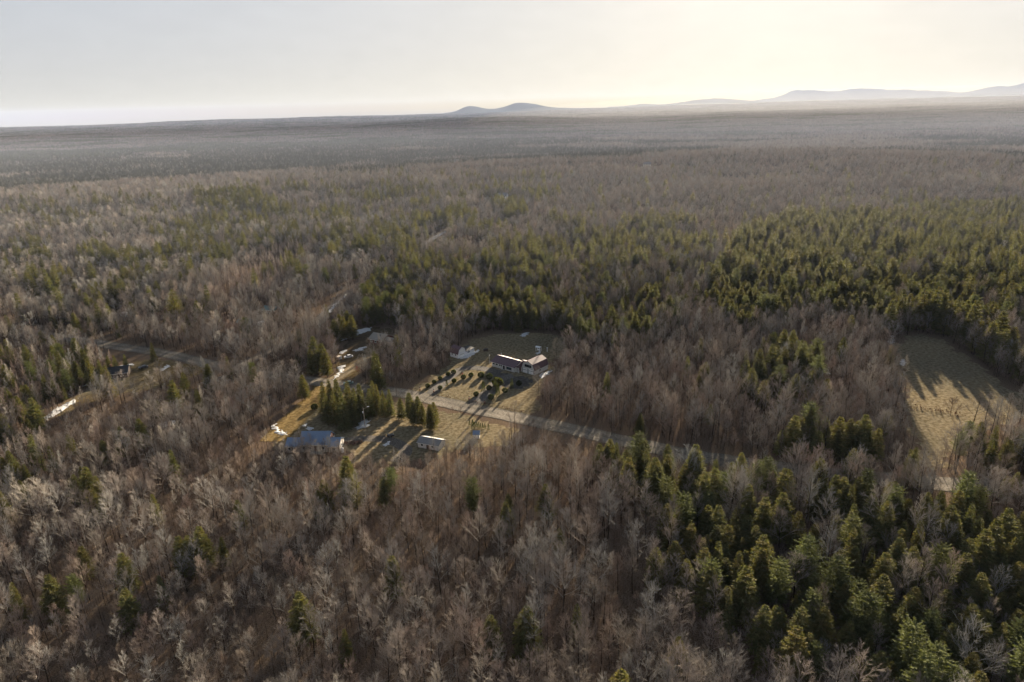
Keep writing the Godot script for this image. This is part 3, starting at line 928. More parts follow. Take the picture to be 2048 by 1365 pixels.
	for k in range(-int(reach / step), 8):
		for i in range(-int(reach / step), int(reach / step)):
			var p := Vector2(i + rnd(-0.46, 0.46), k + rnd(-0.46, 0.46)) * step
			var d := p.length()
			var az := atan2(p.x, -p.y)
			if d * (0.9 + 0.1 * rng.randf()) > reach or d < 62.0 or absf(az) > 0.86 or is_open(p):
				continue
			var stand := 1.0 + 0.35 * n_tone.get_noise_2d(p.x * 0.45 - 900.0, p.y * 0.45)
			if n_tone.get_noise_2d(p.x * 2.3 + 60.0, p.y * 2.3) < -0.36 and rng.randf() < 0.6:
				continue
			var z := zone_at(p)
			var share: float = z[2] if z else 0.025
			var kind: String = z[3] if z else ""
			var clump := n_tone.get_noise_2d(p.x * 2.2 + 500.0, p.y * 2.2)
			share = clampf(share + clump * share * 1.1, 0.0, 1.0)
			if p.y > -266.0 and p.y < -196.0 and p.x > -112.0 and p.x < 12.0:
				share = 0.0
			if rng.randf() < share:
				if rng.randf() < 0.12:
					continue
				var shape := 2 + rng.randi() % 3
				if rng.randf() < 0.25:
					shape = rng.randi() % 2
				if rng.randf() < 0.10:
					shape = 5
				green.append([p, shape, rnd(0.62, 1.12), rnd(0, TAU), rng.randi() % 4])
			elif rng.randf() < 0.90:
				var shape := rng.randi() % 6
				if rng.randf() < 0.05:
					shape = 8
				if kind == "birch" and rng.randf() < 0.75 or rng.randf() < 0.10:
					shape = 6 + rng.randi() % 2
				if kind == "pink":
					shape = 7
				if clump > 0.25 and rng.randf() < 0.5:
					shape = 3
				var edge := 1.0
				if p.y > -232.0 and p.y < -190.0 and p.x > -110.0 and p.x < 0.0:
					edge = 0.72
				if Geometry2D.is_point_in_polygon(p, low_growth) or Geometry2D.is_point_in_polygon(p, low_west):
					edge = 0.5
				bare.append([p, shape, rnd(0.55, 1.2) * edge * stand, rnd(0, TAU), rng.randi() % 6])
	# the three hundred of each kind that show largest become trees of their own
	var by_near := func(a, b) -> bool: return a[0].length_squared() < b[0].length_squared()
	var first := green.slice(0, solo)
	var others := green.slice(solo)
	others.sort_custom(by_near)
	first.append_array(others)
	green = first
	bare.sort_custom(by_near)
	var own_bare := []
	var mass_bare := []
	for t in bare:
		var f := in_frame(Vector3(t[0].x, 8.0 * t[2], t[0].y))
		if own_bare.size() < 300 and f.x > 0.0 and f.x < 1.0 and f.y < 0.99 and f.y > 0.0:
			t.append(f)
			own_bare.append(t)
		else:
			mass_bare.append(t)
	var own_green := []
	var mass_green := []
	for t in green:
		var f := in_frame(Vector3(t[0].x, 8.0 * t[2], t[0].y))
		if own_green.size() < 300 and f.x > 0.0 and f.x < 1.0 and f.y < 0.99 and f.y > 0.0:
			t.append(f)
			own_green.append(t)
		else:
			mass_green.append(t)
	single_trees(own_bare, near_bare, "bare_tree", "bare tree", [M.bark, M.twig], tones, "leafless trees of the near woods")
	single_trees(own_green, near_green, "evergreen_tree", "evergreen tree", [M.bark, M.needle], tones, "evergreens of the near woods")
	var b_shapes := near_bare.map(func(q): return arrays_mesh([[q[0], q[1]], [q[2], q[3]]], bare_mats))
	var g_shapes := near_green.map(func(q): return arrays_mesh([[q[0], q[1]], [q[2], q[3]]], green_mats))
	mass(mass_bare, b_shapes, "hardwood_forest", "brown leafless woods round the houses and along the roads", "bare_crowns", tones)
	mass(mass_green, g_shapes, "evergreen_forest", "dark evergreens scattered through the nearer woods", "evergreen_crowns", tones)
	brush(b_shapes)

	# ----- farther woods -----
	rng.seed = 78
	var fb := []
	var fg := []
	scatter(495.0, 1250.0, 5.2, fb, fg, far_bare.size(), far_green.size(), 0.018)
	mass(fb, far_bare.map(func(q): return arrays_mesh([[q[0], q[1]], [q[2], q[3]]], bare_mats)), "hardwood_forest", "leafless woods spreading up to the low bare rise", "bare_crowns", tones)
	mass(fg, far_green.map(func(q): return arrays_mesh([[q[0], q[1]], [q[2], q[3]]], green_mats)), "evergreen_forest", "pointed evergreen stand behind the houses below the rise", "evergreen_crowns", tones)
	fb = []
	fg = []
	scatter(1250.0, 3000.0, 7.6, fb, fg, farthest_bare.size(), farthest_green.size(), 0.04)
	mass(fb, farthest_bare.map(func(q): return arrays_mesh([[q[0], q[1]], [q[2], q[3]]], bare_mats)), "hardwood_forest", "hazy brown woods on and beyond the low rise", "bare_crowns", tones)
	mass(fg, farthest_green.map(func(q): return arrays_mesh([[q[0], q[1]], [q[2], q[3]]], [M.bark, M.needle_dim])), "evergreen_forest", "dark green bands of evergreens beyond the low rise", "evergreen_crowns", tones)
	far_canopy(3000.0, 9500.0, 46.0, 34, 3.9, 14.0, "hazy woodland patched brown and green on the wide plain")
	far_canopy(9500.0, 24000.0, 150.0, 70, 9.5, 19.0, "blue grey woodland fading out towards the horizon")


func scatter(from: float, to: float, step: float, bare: Array, green: Array, nb: int, ng: int, base: float) -> void:
	for k in range(-int(to / step), -int(from * 0.6 / step)):
		for i in range(-int(to * 0.78 / step), int(to * 0.78 / step)):
			var p := Vector2(i + rng.randf() - 0.5, k + rng.randf() - 0.5) * step
			var d := p.length() * (0.88 + 0.24 * rng.randf())
			if d > to or d < from or absf(p.x) > -p.y * 1.05:
				continue
			var stand := 1.0 + 0.35 * n_tone.get_noise_2d(p.x * 0.45 - 900.0, p.y * 0.45)
			if n_tone.get_noise_2d(p.x * 1.7 + 60.0, p.y * 1.7) < -0.36 and rng.randf() < 0.6:
				continue
			if is_open(p):
				continue
			var share := base
			var z := zone_at(p)
			var clump := n_tone.get_noise_2d(p.x * 1.1 + 500.0, p.y * 0.9)
			if z:
				share = z[2] * (1.0 + clump * 0.8)
			elif d > 1350.0:
				share = maxf(base, conifer_share(p.x, p.y) * 0.85)
			elif clump > 0.13 and d < 1050.0 and p.x < 60.0:
				share = 0.48
			elif clump > 0.24 and d < 780.0:
				share = 0.35
			if (z and z[2] > 0.5 or d > 1350.0 and share > 0.5) and rng.randf() > share and rng.randf() < 0.6:
				continue
			if rng.randf() < share:
				if z and z[2] > 0.5 and z[3] == "" and rng.randf() < 0.40:
					continue
				var size := rnd(0.85, 1.42)
				if z and z[3] == "plantation":
					size *= 0.7
				green.append([p, rng.randi() % ng, size, rng.randf() * TAU, rng.randi() % 4])
			else:
				var shape := rng.randi() % nb
				if z and z[3] == "pink":
					shape = nb - 1
				bare.append([p, shape, rnd(0.7, 1.15) * stand, rng.randf() * TAU, 3 if z and z[3] == "pink" else rng.randi() % 6])


func mass(list: Array, shapes: Array, called: String, label: String, part: String, tones: Array) -> void:
	var o := Node3D.new()
	o.name = numbered(called)
	add_child(o)
	tag(o, label, "forest", "", "stuff")
	for s in shapes.size():
		var mine := list.filter(func(t): return t[1] == s)
		if mine.is_empty():
			continue
		var mm := MultiMesh.new()
		mm.transform_format = MultiMesh.TRANSFORM_3D
		mm.use_colors = true
		mm.mesh = shapes[s]
		mm.instance_count = mine.size()
		for i in mine.size():
			var t: Array = mine[i]
			var sc: float = t[2]
			var b := Basis(Vector3.UP, t[3]).scaled(Vector3(sc * lerpf(0.9, 1.1, fmod(t[3] * 7.0, 1.0)), sc, sc))
			mm.set_instance_transform(i, Transform3D(b, Vector3(t[0].x, ground_y(t[0].x, t[0].y), t[0].y)))
			var c: Color = tones[t[4]]
			var f := 0.85 + 0.3 * fmod(t[3] * 13.0, 1.0)
			mm.set_instance_color(i, Color(c.r * f, c.g * f, c.b * f))
		var mi := MultiMeshInstance3D.new()
		mi.multimesh = mm
		mi.name = part
		mi.set_meta("kind", "stuff")
		o.add_child(mi, true)


# saplings and brush under the trees
func brush(shapes: Array) -> void:
	rng.seed = 79
	var list := []
	for i in 42000:
		var d := sqrt(rnd(62.0 * 62.0, 430.0 * 430.0))
		var az := rnd(-0.86, 0.86)
		var p := Vector2(sin(az), -cos(az)) * d
		if is_open(p):
			continue
		list.append([p, [1, 3, 5, 7][rng.randi() % 4], rnd(0.14, 0.46), rng.randf() * TAU, [2, 3, 5][rng.randi() % 3]])
	mass(list, shapes, "undergrowth", "thin brown saplings and brush under the leafless trees", "saplings", [Color(1, 1, 1), Color(1, 1, 1), Color(0.72, 0.66, 0.61), Color(0.9, 0.78, 0.69), Color(1, 1, 1), Color(0.62, 0.55, 0.49)])


func far_canopy(from: float, to: float, step: float, count: int, crown: float, top: float, label: String) -> void:
	var shapes := []
	for g in [0.04, 0.10, 0.35, 0.55, 0.85, 0.95]:
		shapes.append(canopy(300 + shapes.size() + int(step), step * 1.1, count, g, crown, top))
	rng.seed = 80 + int(step)
	var list := []
	for k in range(-int(to / step), -int(from * 0.6 / step)):
		for i in range(-int(to * 0.75 / step), int(to * 0.75 / step)):
			var p := Vector2(i + rng.randf() * 0.6, k + rng.randf() * 0.6) * step
			var d := p.length()
			if d > to or d < from or absf(p.x) > -p.y * 1.0:
				continue
			var s := conifer_share(p.x, p.y) * 4.6 + rnd(-0.3, 2.3)
			list.append([p, clampi(int(s), 0, 5), rnd(0.85, 1.15), floorf(rng.randf() * 4.0) * PI / 2.0 + rnd(0.01, 0.3), rng.randi() % 6])
	var soft := [Color(1, 1, 1), Color(1.08, 1.04, 1.0), Color(0.9, 0.9, 0.92), Color(1.08, 0.97, 0.92), Color(1, 1, 1), Color(0.85, 0.82, 0.8)]
	mass(list, shapes, "distant_forest", label, "far_crowns", soft)


# trees of their own, each with a trunk and a crown and words that single it out
func single_trees(list: Array, shapes: Array, called: String, word: String, mats: Array, tones: Array, group: String) -> void:
	var tone_words := ["plain grey", "pale", "dark grey", "reddish brown", "cool grey", "dark brown"]
	var form_words := ["broad", "bushy", "tall slim-crowned", "low rounded", "wide spreading", "upright", "white-stemmed thin", "thin rusty-twigged", "towering narrow"]
	if called == "evergreen_tree":
		tone_words = ["deep green", "pale olive", "dark", "yellowish green"]
		form_words = ["straight pointed", "small pointed", "rounded", "tall rounded", "short rounded", "ragged open"]
	var made := {}
	var trunks := []
	var crowns := []
	for q in shapes:
		trunks.append(arrays_mesh([[q[0], q[1]]], [mats[0]]))
		crowns.append(arrays_mesh([[q[2], q[3]]], [mats[1]]))
	var trunk_mats := []
	var crown_mats := []
	for c in tones:
		for pair in [[mats[0], trunk_mats], [mats[1], crown_mats]]:
			var m: StandardMaterial3D = pair[0].duplicate()
			var base: Color = m.albedo_color.srgb_to_linear()
			m.albedo_color = Color(base.r * c.r, base.g * c.g, base.b * c.b).linear_to_srgb()
			pair[1].append(m)
	# words for the place, from what each tree stands near
	var marks := [
		[Vector2(-74.8, -228.3), "by the blue roofed house", 32.0], [Vector2(-67.4, -256.2), "in the clump behind the blue roof", 26.0], [Vector2(-33.5, -247.0), "by the long pale shed", 30.0], [Vector2(-13.3, -237.0), "by the little blue roofed shed", 26.0],
		[Vector2(-89.6, -308.6), "by the white car yard", 36.0], [Vector2(-197.5, -288.4), "by the dark roofed house", 70.0], [Vector2(121.4, -224.9), "between road and hay field", 60.0],
		[Vector2(3.2, -292.3), "by the maroon roofed house", 60.0], [Vector2(145.6, -201.5), "below the hay field", 40.0],
	]
	var rows := ["along the bottom edge", "above the bottom edge", "halfway below the road", "just below the road", "beyond the road"]
	var columns := ["far left", "left of centre", "at centre", "right of centre", "far right"]
	var seen := {}
	for t in list:
		var f: Vector2 = t[5]
		var place := ""
		for m in marks:
			if t[0].distance_to(m[0]) < m[2]:
				place = m[1]
				break
		if place == "":
			var row := 0 if f.y > 0.90 else 1 if f.y > 0.82 else 2 if f.y > 0.74 else 3 if f.y > 0.62 else 4
			place = rows[row] + " " + columns[clampi(int(f.x * 5.0), 0, 4)]
		var look: String = form_words[t[1]] + " " + tone_words[t[4]] + " " + word
		var key := look + " " + place
		if not seen.has(key):
			seen[key] = []
		seen[key].append(t)
	var order := ["first", "second", "third", "fourth", "fifth", "sixth", "seventh", "eighth", "ninth", "tenth", "eleventh", "twelfth"]
	for key in seen:
		var same: Array = seen[key]
		same.sort_custom(func(a, b): return a[5].x < b[5].x)
		for i in same.size():
			var label: String = key
			if same.size() > 1:
				label += ", %s from left" % order[mini(i, 11)]
			same[i].append(label)
	for t in list:
		var at := Vector3(t[0].x, ground_y(t[0].x, t[0].y), t[0].y)
		var s: int = t[1]
		var o: Node3D
		if made.has(s):
			o = made[s].duplicate()
			o.name = numbered(called)
			add_child(o)
			o.set_meta("label", t[6])
		else:
			o = thing(called, t[6], "tree", Vector3.ZERO, 0.0, group)
			put(trunks[s], "trunk", o)
			put(crowns[s], "crown", o)
			made[s] = o
		o.transform = Transform3D(Basis(Vector3.UP, t[3]).scaled(Vector3.ONE * t[2]), at)
		o.get_node("trunk").material_override = trunk_mats[t[4]]
		o.get_node("crown").material_override = crown_mats[t[4]]


# ---------- buildings ----------
# a straight gable block, ridge along x: wall body and two roof slopes
func gable(o: Node3D, x0: float, x1: float, z0: float, z1: float, eave: float, ridge: float, wall: Material, roof: Material, over := 0.35) -> void:
	var zm := (z0 + z1) / 2.0
	put(prism(PackedVector3Array([Vector3(x0, 0, z0), Vector3(x0, 0, z1), Vector3(x0, eave, z1), Vector3(x0, ridge - 0.05, zm), Vector3(x0, eave, z0)]), Vector3(x1 - x0, 0, 0)), "wall", o, wall)
	var k := (ridge - eave) / (z1 - zm)
	var drop := over * k
	put(panel(Vector3(x0 - over, ridge + 0.12, zm), Vector3(x1 + over, ridge + 0.12, zm), Vector3(x1 + over, eave - drop + 0.12, z1 + over), Vector3(x0 - over, eave - drop + 0.12, z1 + over)), "roof", o, roof)
	put(panel(Vector3(x1 + over, ridge + 0.118, zm - 0.002), Vector3(x0 - over, ridge + 0.118, zm - 0.002), Vector3(x0 - over, eave - drop + 0.118, z0 - over), Vector3(x1 + over, eave - drop + 0.118, z0 - over)), "roof", o, roof)
	put(panel(Vector3(x0 - over - 0.02, eave - drop - 0.02, z1 + over + 0.05), Vector3(x1 + over + 0.02, eave - drop - 0.02, z1 + over + 0.05), Vector3(x1 + over + 0.02, eave - drop - 0.02, z1 + over + 0.005), Vector3(x0 - over - 0.02, eave - drop - 0.02, z1 + over + 0.005), 0.14), "gutter", o, M.trim)


# a gambrel block, gable towards z: wall body and four roof slopes
func gambrel(o: Node3D, x0: float, x1: float, z0: float, z1: float, eave: float, brk: float, apex: float, inset: float, wall: Material, roof: Material) -> void:
	var xm := (x0 + x1) / 2.0
	var prof := [Vector2(x0, eave), Vector2(x0 + inset, brk), Vector2(xm, apex), Vector2(x1 - inset, brk), Vector2(x1, eave)]
	var pts := PackedVector3Array([Vector3(x1, 0, z1), Vector3(x0, 0, z1)])
	for p in prof:
		pts.append(Vector3(p.x, p.y - 0.04, z1))
	put(prism(pts, Vector3(0, 0, z0 - z1)), "wall", o, wall)
	var over := 0.3
	for i in 4:
		var a: Vector2 = prof[i]
		var b: Vector2 = prof[i + 1]
		if i == 0:
			a += (a - b).normalized() * 0.35
		if i == 3:
			b += (b - a).normalized() * 0.35
		var up := 0.12 - 0.002 * i
		put(panel(Vector3(a.x, a.y + up, z1 + over), Vector3(a.x, a.y + up, z0 - over), Vector3(b.x, b.y + up, z0 - over), Vector3(b.x, b.y + up, z1 + over)), "roof", o, roof)


# a window with a frame and a dark pane; side: 0 faces +z, 1 faces +x, -1 faces -x
func window(o: Node3D, at: Vector3, w: float, h: float, side := 0, called := "window", frame: Material = null, pane: Material = null) -> void:
	var f := Node3D.new()
	f.name = called
	o.add_child(f, true)
	f.position = at
	f.rotation.y = side * PI / 2.0
	var m := frame if frame else (M.trim as Material)
	box(f, "frame", Vector3(w + 0.24, 0.12, 0.08), Vector3(0, h, 0.03), m)
	box(f, "frame", Vector3(w + 0.24, 0.12, 0.08), Vector3(0, -0.12, 0.03), m)
	box(f, "frame", Vector3(0.12, h, 0.08), Vector3(-w / 2.0 - 0.06, 0, 0.03), m)
	box(f, "frame", Vector3(0.12, h, 0.08), Vector3(w / 2.0 + 0.06, 0, 0.03), m)
	box(f, "pane", Vector3(w, h, 0.04), Vector3(0, 0, 0.01), pane if pane else (M.window as Material))


func door(o: Node3D, at: Vector3, w: float, h: float, m: Material, side := 0) -> void:
	var d := box(o, "door", Vector3(w, h, 0.07), at + Vector3(0, 0, 0.02), m)
	d.rotation.y = side * PI / 2.0
	box(d, "handle", Vector3(0.06, 0.06, 0.08), Vector3(w * 0.38, 0.0, 0.06), M.rim)


func make_buildings() -> void:
	# --- long house with the maroon roof and its garage ---
	var h := thing("ranch_house", "long white house with maroon metal roof and attached double garage", "house", Vector3(-10.1, 0, -310.8), -0.707)
	gable(h, 0, 14.3, -9.0, 0, 2.65, 4.45, M.white, M.maroon, 0.5)
	for w in [[1.3, 1.3], [3.2, 1.4], [5.1, 0.8], [6.1, 0.8]]:
		window(h, Vector3(w[0], 1.25, 0), w[1], 1.0)
	door(h, Vector3(7.7, 0.25, 0), 1.1, 2.1, M.dark)
	window(h, Vector3(10.9, 0.75, 0), 3.0, 1.35, 0, "bay_window", M.redwood, M.glass_blue)
	box(h, "step", Vector3(1.8, 0.25, 1.0), Vector3(7.7, 0, 0.52), M.stone)
	window(h, Vector3(0, 1.2, -4.5), 1.2, 1.0, -1)
	put(lathe(PackedVector2Array([Vector2(0.09, 0), Vector2(0.09, 0.9), Vector2(0.16, 0.92), Vector2(0.0, 1.05)]), 8), "vent_pipe", h, M.trim, Vector3(0.8, 4.3, -6.2))
	gable(h, 13.2, 17.0, -11.0, -3.0, 2.5, 4.05, M.white, M.maroon, 0.02)
	box(h, "porch_wall", Vector3(2.0, 0.9, 0.12), Vector3(15.3, 0, -1.0), M.white)
	for x in [14.4, 16.2]:
		box(h, "porch_post", Vector3(0.22, 2.4, 0.22), Vector3(x, 0, -1.0), M.trim)
	var arch := PackedVector3Array()
	for i in 9:
		arch.append(Vector3(15.3 - cos(PI * i / 8.0) * 1.0, 1.75 + sin(PI * i / 8.0) * 0.55, -1.08))
	arch.append(Vector3(16.3, 2.5, -1.08))
	arch.append(Vector3(14.3, 2.5, -1.08))
	arch.reverse()
	put(prism(arch, Vector3(0, 0, 0.16)), "porch_arch", h, M.trim)
	door(h, Vector3(15.3, 0.2, -2.98), 1.0, 2.05, M.redwood)
	put(panel(Vector3(14.2, 2.72, -3.0), Vector3(16.4, 2.72, -3.0), Vector3(16.4, 2.55, -0.8), Vector3(14.2, 2.55, -0.8), 0.1), "porch_roof", h, M.maroon)
	gambrel(h, 16.45, 24.25, -13.2, -2.8, 2.6, 4.95, 6.3, 1.0, M.white, M.maroon)
	for x in [18.55, 22.1]:
		var gd := box(h, "garage_door", Vector3(2.9, 2.25, 0.06), Vector3(x, 0.02, -2.79), M.trim)
		for k in 4:
			box(gd, "pane", Vector3(0.5, 0.26, 0.04), Vector3(-1.02 + 0.68 * k, 0.32, 0.025), M.window)
		for s in [-1, 1]:
			box(h, "door_casing", Vector3(0.16, 2.4, 0.1), Vector3(x + s * 1.58, 0, -2.78), M.glass_blue)
	for k in 3:
		window(h, Vector3(19.0 + 1.36 * k, 3.25, -2.8), 1.05, 1.1, 0, "window", M.dark)
	window(h, Vector3(24.25, 1.0, -7.0), 1.0, 0.9, 1)
	# --- white barn with a lean-to ---
	var b := thing("barn", "small white gambrel barn with maroon roof and low lean-to behind the lawn", "barn", Vector3(-27.4, 0, -322.7), 0.82)
	gambrel(b, 0, 5.6, -5.7, 0, 2.5, 4.5, 5.6, 0.8, M.white_paint, M.maroon)
	for x in [2.0, 2.8, 3.6]:
		box(b, "loft_shutter", Vector3(0.55, 1.3, 0.06), Vector3(x, 3.0, 0.03), M.trim)
	box(b, "barn_door", Vector3(2.4, 2.0, 0.07), Vector3(2.8, 0.05, 0.035), M.trim)
	for k in 4:
		box(b, "pane", Vector3(0.4, 0.22, 0.05), Vector3(1.9 + 0.6 * k, 1.6, 0.07), M.window)
	for z in [-1.6, -4.2]:
		window(b, Vector3(0, 1.2, z), 0.8, 0.8, -1)
	put(prism(PackedVector3Array([Vector3(5.62, 0, -4.4), Vector3(5.62, 0, -0.1), Vector3(5.62, 2.35, -0.1), Vector3(5.62, 2.9, -4.4)]), Vector3(6.0, 0, 0)), "lean_to_wall", b, M.white_paint)
	put(panel(Vector3(5.65, 3.05, -4.7), Vector3(11.9, 3.05, -4.7), Vector3(11.9, 2.5, 0.15), Vector3(5.65, 2.5, 0.15), 0.12), "lean_to_roof", b, M.dark_roof)
	window(b, Vector3(7.6, 1.25, -0.1), 1.6, 0.6)
	# --- house with the blue metal roof ---
	var bl := thing("blue_roofed_house", "cream house with bright blue metal roof and two lower wings", "house", Vector3(-79.3, 0, -226.6), -0.05)
	gable(bl, 0, 10.6, -8.4, 0, 3.3, 6.5, M.cream, M.blue_roof, 0.3)
	gable(bl, -5.2, -0.02, -6.2, 0.3, 2.7, 4.5, M.cream, M.blue_roof, 0.25)
	gable(bl, 10.62, 14.6, -6.6, 0.2, 2.6, 4.4, M.cream, M.blue_roof, 0.25)
	put(prism(PackedVector3Array([Vector3(10.66, 3.3, 0.0), Vector3(10.66, 6.3, -4.2), Vector3(10.66, 3.3, -8.4)]), Vector3(0.05, 0, 0)), "gable_boards", bl, M.redwood)
	for x in [1.4, 3.6, 8.6]:
		window(bl, Vector3(x, 1.1, 0), 1.0, 1.2)
	door(bl, Vector3(5.8, 0.3, 0), 1.0, 2.1, M.redwood)
	for x in [-3.9, -1.8]:
		window(bl, Vector3(x, 1.1, 0.3), 0.9, 1.0)
	window(bl, Vector3(12.6, 1.0, 0.2), 1.3, 1.0)
	box(bl, "porch_deck", Vector3(4.2, 0.5, 1.8), Vector3(6.2, 0, 0.95), M.stone)
	window(bl, Vector3(14.6, 1.1, -3.0), 1.0, 1.0, 1)
	put(lathe(PackedVector2Array([Vector2(0.25, 0), Vector2(0.55, 0.3), Vector2(0.6, 1.6), Vector2(0.35, 2.1), Vector2(0.0, 2.2)]), 10), "white_tank", bl, M.white_paint, Vector3(15.9, 0, 0.6))
	# --- long pale shed, little shed ---
	var ls := thing("long_shed", "long low pale shed with a bright sunlit ridge among bare trees", "shed", Vector3(-35.0, 0, -230.4), -0.41)
	gable(ls, 0, 8.7, -2.6, 2.6, 2.2, 3.35, M.white, M.grey_roof, 0.3)
	for x in [1.8, 6.2]:
		window(ls, Vector3(x, 0.9, 2.6), 0.9, 0.8)
	door(ls, Vector3(4.2, 0.05, 2.6), 1.1, 1.95, M.dark_wall)
	var ss := thing("garden_shed", "little white shed with steep blue roof on the sunny lawn", "shed", Vector3(-15.7, 0, -233.6), -0.03)
	gable(ss, 0, 2.4, -2.4, 0, 1.85, 2.85, M.white, M.blue_roof, 0.15)
	door(ss, Vector3(1.2, 0.05, 0), 1.0, 1.65, M.trim)
	window(ss, Vector3(2.4, 0.9, -1.2), 0.6, 0.6, 1)
	# --- house with the pale square roof ---
	var t := thing("tan_roofed_house", "house with a pale tan roof half hidden by bare trees", "house", Vector3(-77.5, 0, -351.0), -0.52)
	gable(t, 0, 9.2, -9.0, 0, 2.8, 4.9, M.redwood, M.tan_roof, 0.4)
	put(lathe(PackedVector2Array([Vector2(0.13, 0), Vector2(0.13, 1.5), Vector2(0.22, 1.55), Vector2(0.0, 1.75)]), 8), "stove_pipe", t, M.dark, Vector3(6.4, 3.6, -2.4))
	for x in [1.5, 4.5, 7.6]:
		window(t, Vector3(x, 1.0, 0), 1.1, 1.1)
	gable(t, 9.25, 15.0, -7.0, -1.5, 2.4, 3.6, M.cream, M.grey_roof, 0.3)
	# --- dark house on the left ---
	var dk := thing("dark_roofed_house", "low house with a black shingle roof beside the row of spruces", "house", Vector3(-200.0, 0, -305.0), 0.30)
	gable(dk, 0, 14.0, -9.5, 0, 2.7, 4.6, M.dark_wall, M.dark_roof, 0.5)
	for x in [2.0, 5.0, 11.5]:
		window(dk, Vector3(x, 1.0, 0), 1.2, 1.1)
	door(dk, Vector3(8.2, 0.2, 0), 1.0, 2.1, M.redwood)
	box(dk, "chimney", Vector3(0.8, 1.9, 0.8), Vector3(6.4, 3.9, -5.6), M.brick)
	# --- teal roofs among trees ---
	var te := [[Vector2(-163.1, -388.3), 10.0, 7.0, "house with a teal metal roof behind the crossroads trees"], [Vector2(-156.7, -415.0), 9.0, 5.5, "long outbuilding with a teal roof, farther from the road"]]
	for q in te:
		var o := thing("teal_roofed_house" if q[1] > 9.5 else "teal_roofed_barn", q[3], "house" if q[1] > 9.5 else "barn", Vector3(q[0].x, 0, q[0].y), -0.35)
		gable(o, 0, q[1], -q[2], 0, 2.8, 4.7, M.dark_wall, M.teal_roof, 0.4)
		for x in [2.0, 6.4]:
			window(o, Vector3(x, 1.0, 0), 1.1, 1.1)
		door(o, Vector3(4.2, 0.1, 0), 1.0, 2.0, M.dark)
	# --- farms far away: small pale dots on the plain ---
	var farms := [[Vector2(-15.0, -913.4), "white farmhouse standing alone on the far bare rise"], [Vector2(-132.3, -1720.2), "white farm building on the hazy plain below the twin hill"], [Vector2(-1277.7, -2790.9), "tiny white farmhouse far out on the hazy plain"], [Vector2(245.9, -1268.6), "small pale barn among woods under the bright sky"]]
	for q in farms:
		var o := thing("farmhouse", q[1], "house", Vector3(q[0].x, ground_y(q[0].x, q[0].y) + 4.0, q[0].y), -0.3)
		box(o, "foundation", Vector3(13.6, 8.0, 9.6), Vector3(6.5, -8.0, -4.5), M.stone)
		gable(o, 0, 13.0, -9.0, 0, 5.5, 9.0, M.white_paint, M.grey_roof, 0.4)
		for x in [2.5, 6.5, 10.5]:
			window(o, Vector3(x, 1.2, 0), 1.3, 1.6)
			window(o, Vector3(x, 3.6, 0), 1.3, 1.4)


# ---------- vehicles and yard things ----------
func car(label: String, at: Vector2, turn: float, paint: Material) -> void:
	var o := thing("parked_car", label, "car", Vector3(at.x, 0.03, at.y), turn)
	var side := PackedVector3Array()
	for p in [Vector2(-2.2, 0.32), Vector2(-2.3, 0.62), Vector2(-2.2, 0.92), Vector2(-1.0, 1.0), Vector2(1.55, 1.02), Vector2(2.15, 0.95), Vector2(2.25, 0.6), Vector2(2.15, 0.32)]:
		side.append(Vector3(p.x, p.y, -0.88))
	put(prism(side, Vector3(0, 0, 1.76)), "body", o, paint)
	var top := SurfaceTool.new()
	top.begin(Mesh.PRIMITIVE_TRIANGLES)
	top.set_smooth_group(-1)
	var lo := [Vector3(-1.15, 0.98, 0.8), Vector3(1.75, 0.98, 0.8), Vector3(1.75, 0.98, -0.8), Vector3(-1.15, 0.98, -0.8)]
	var hi := [Vector3(-0.45, 1.46, 0.62), Vector3(1.05, 1.46, 0.62), Vector3(1.05, 1.46, -0.62), Vector3(-0.45, 1.46, -0.62)]
	for i in 4:
		var j := (i + 1) % 4
		quad(top, lo[i], hi[i], hi[j], lo[j])
	top.generate_normals()
	put(top.commit(), "glasshouse", o, M.window)
	put(panel(Vector3(-0.52, 1.52, 0.66), Vector3(-0.52, 1.52, -0.66), Vector3(1.12, 1.52, -0.66), Vector3(1.12, 1.52, 0.66), 0.07), "roof", o, paint)
	for x in [-1.4, 1.4]:
		for z in [-0.86, 0.86]:
			var tyre := put(lathe(PackedVector2Array([Vector2(0.2, -0.11), Vector2(0.3, -0.11), Vector2(0.34, -0.07), Vector2(0.34, 0.07), Vector2(0.3, 0.11), Vector2(0.2, 0.11)]), 14), "wheel", o, M.tyre, Vector3(x, 0.34, z))
			tyre.rotation.x = PI / 2.0
			put(lathe(PackedVector2Array([Vector2(0.0, -0.09), Vector2(0.2, -0.1), Vector2(0.2, 0.1), Vector2(0.0, 0.09)]), 10), "rim", tyre, M.rim)
	for z in [-0.62, 0.62]:
		box(o, "headlight", Vector3(0.06, 0.14, 0.34), Vector3(-2.27, 0.66, z), M.lens)
		box(o, "tail_light", Vector3(0.06, 0.16, 0.3), Vector3(2.24, 0.66, z), M.red)


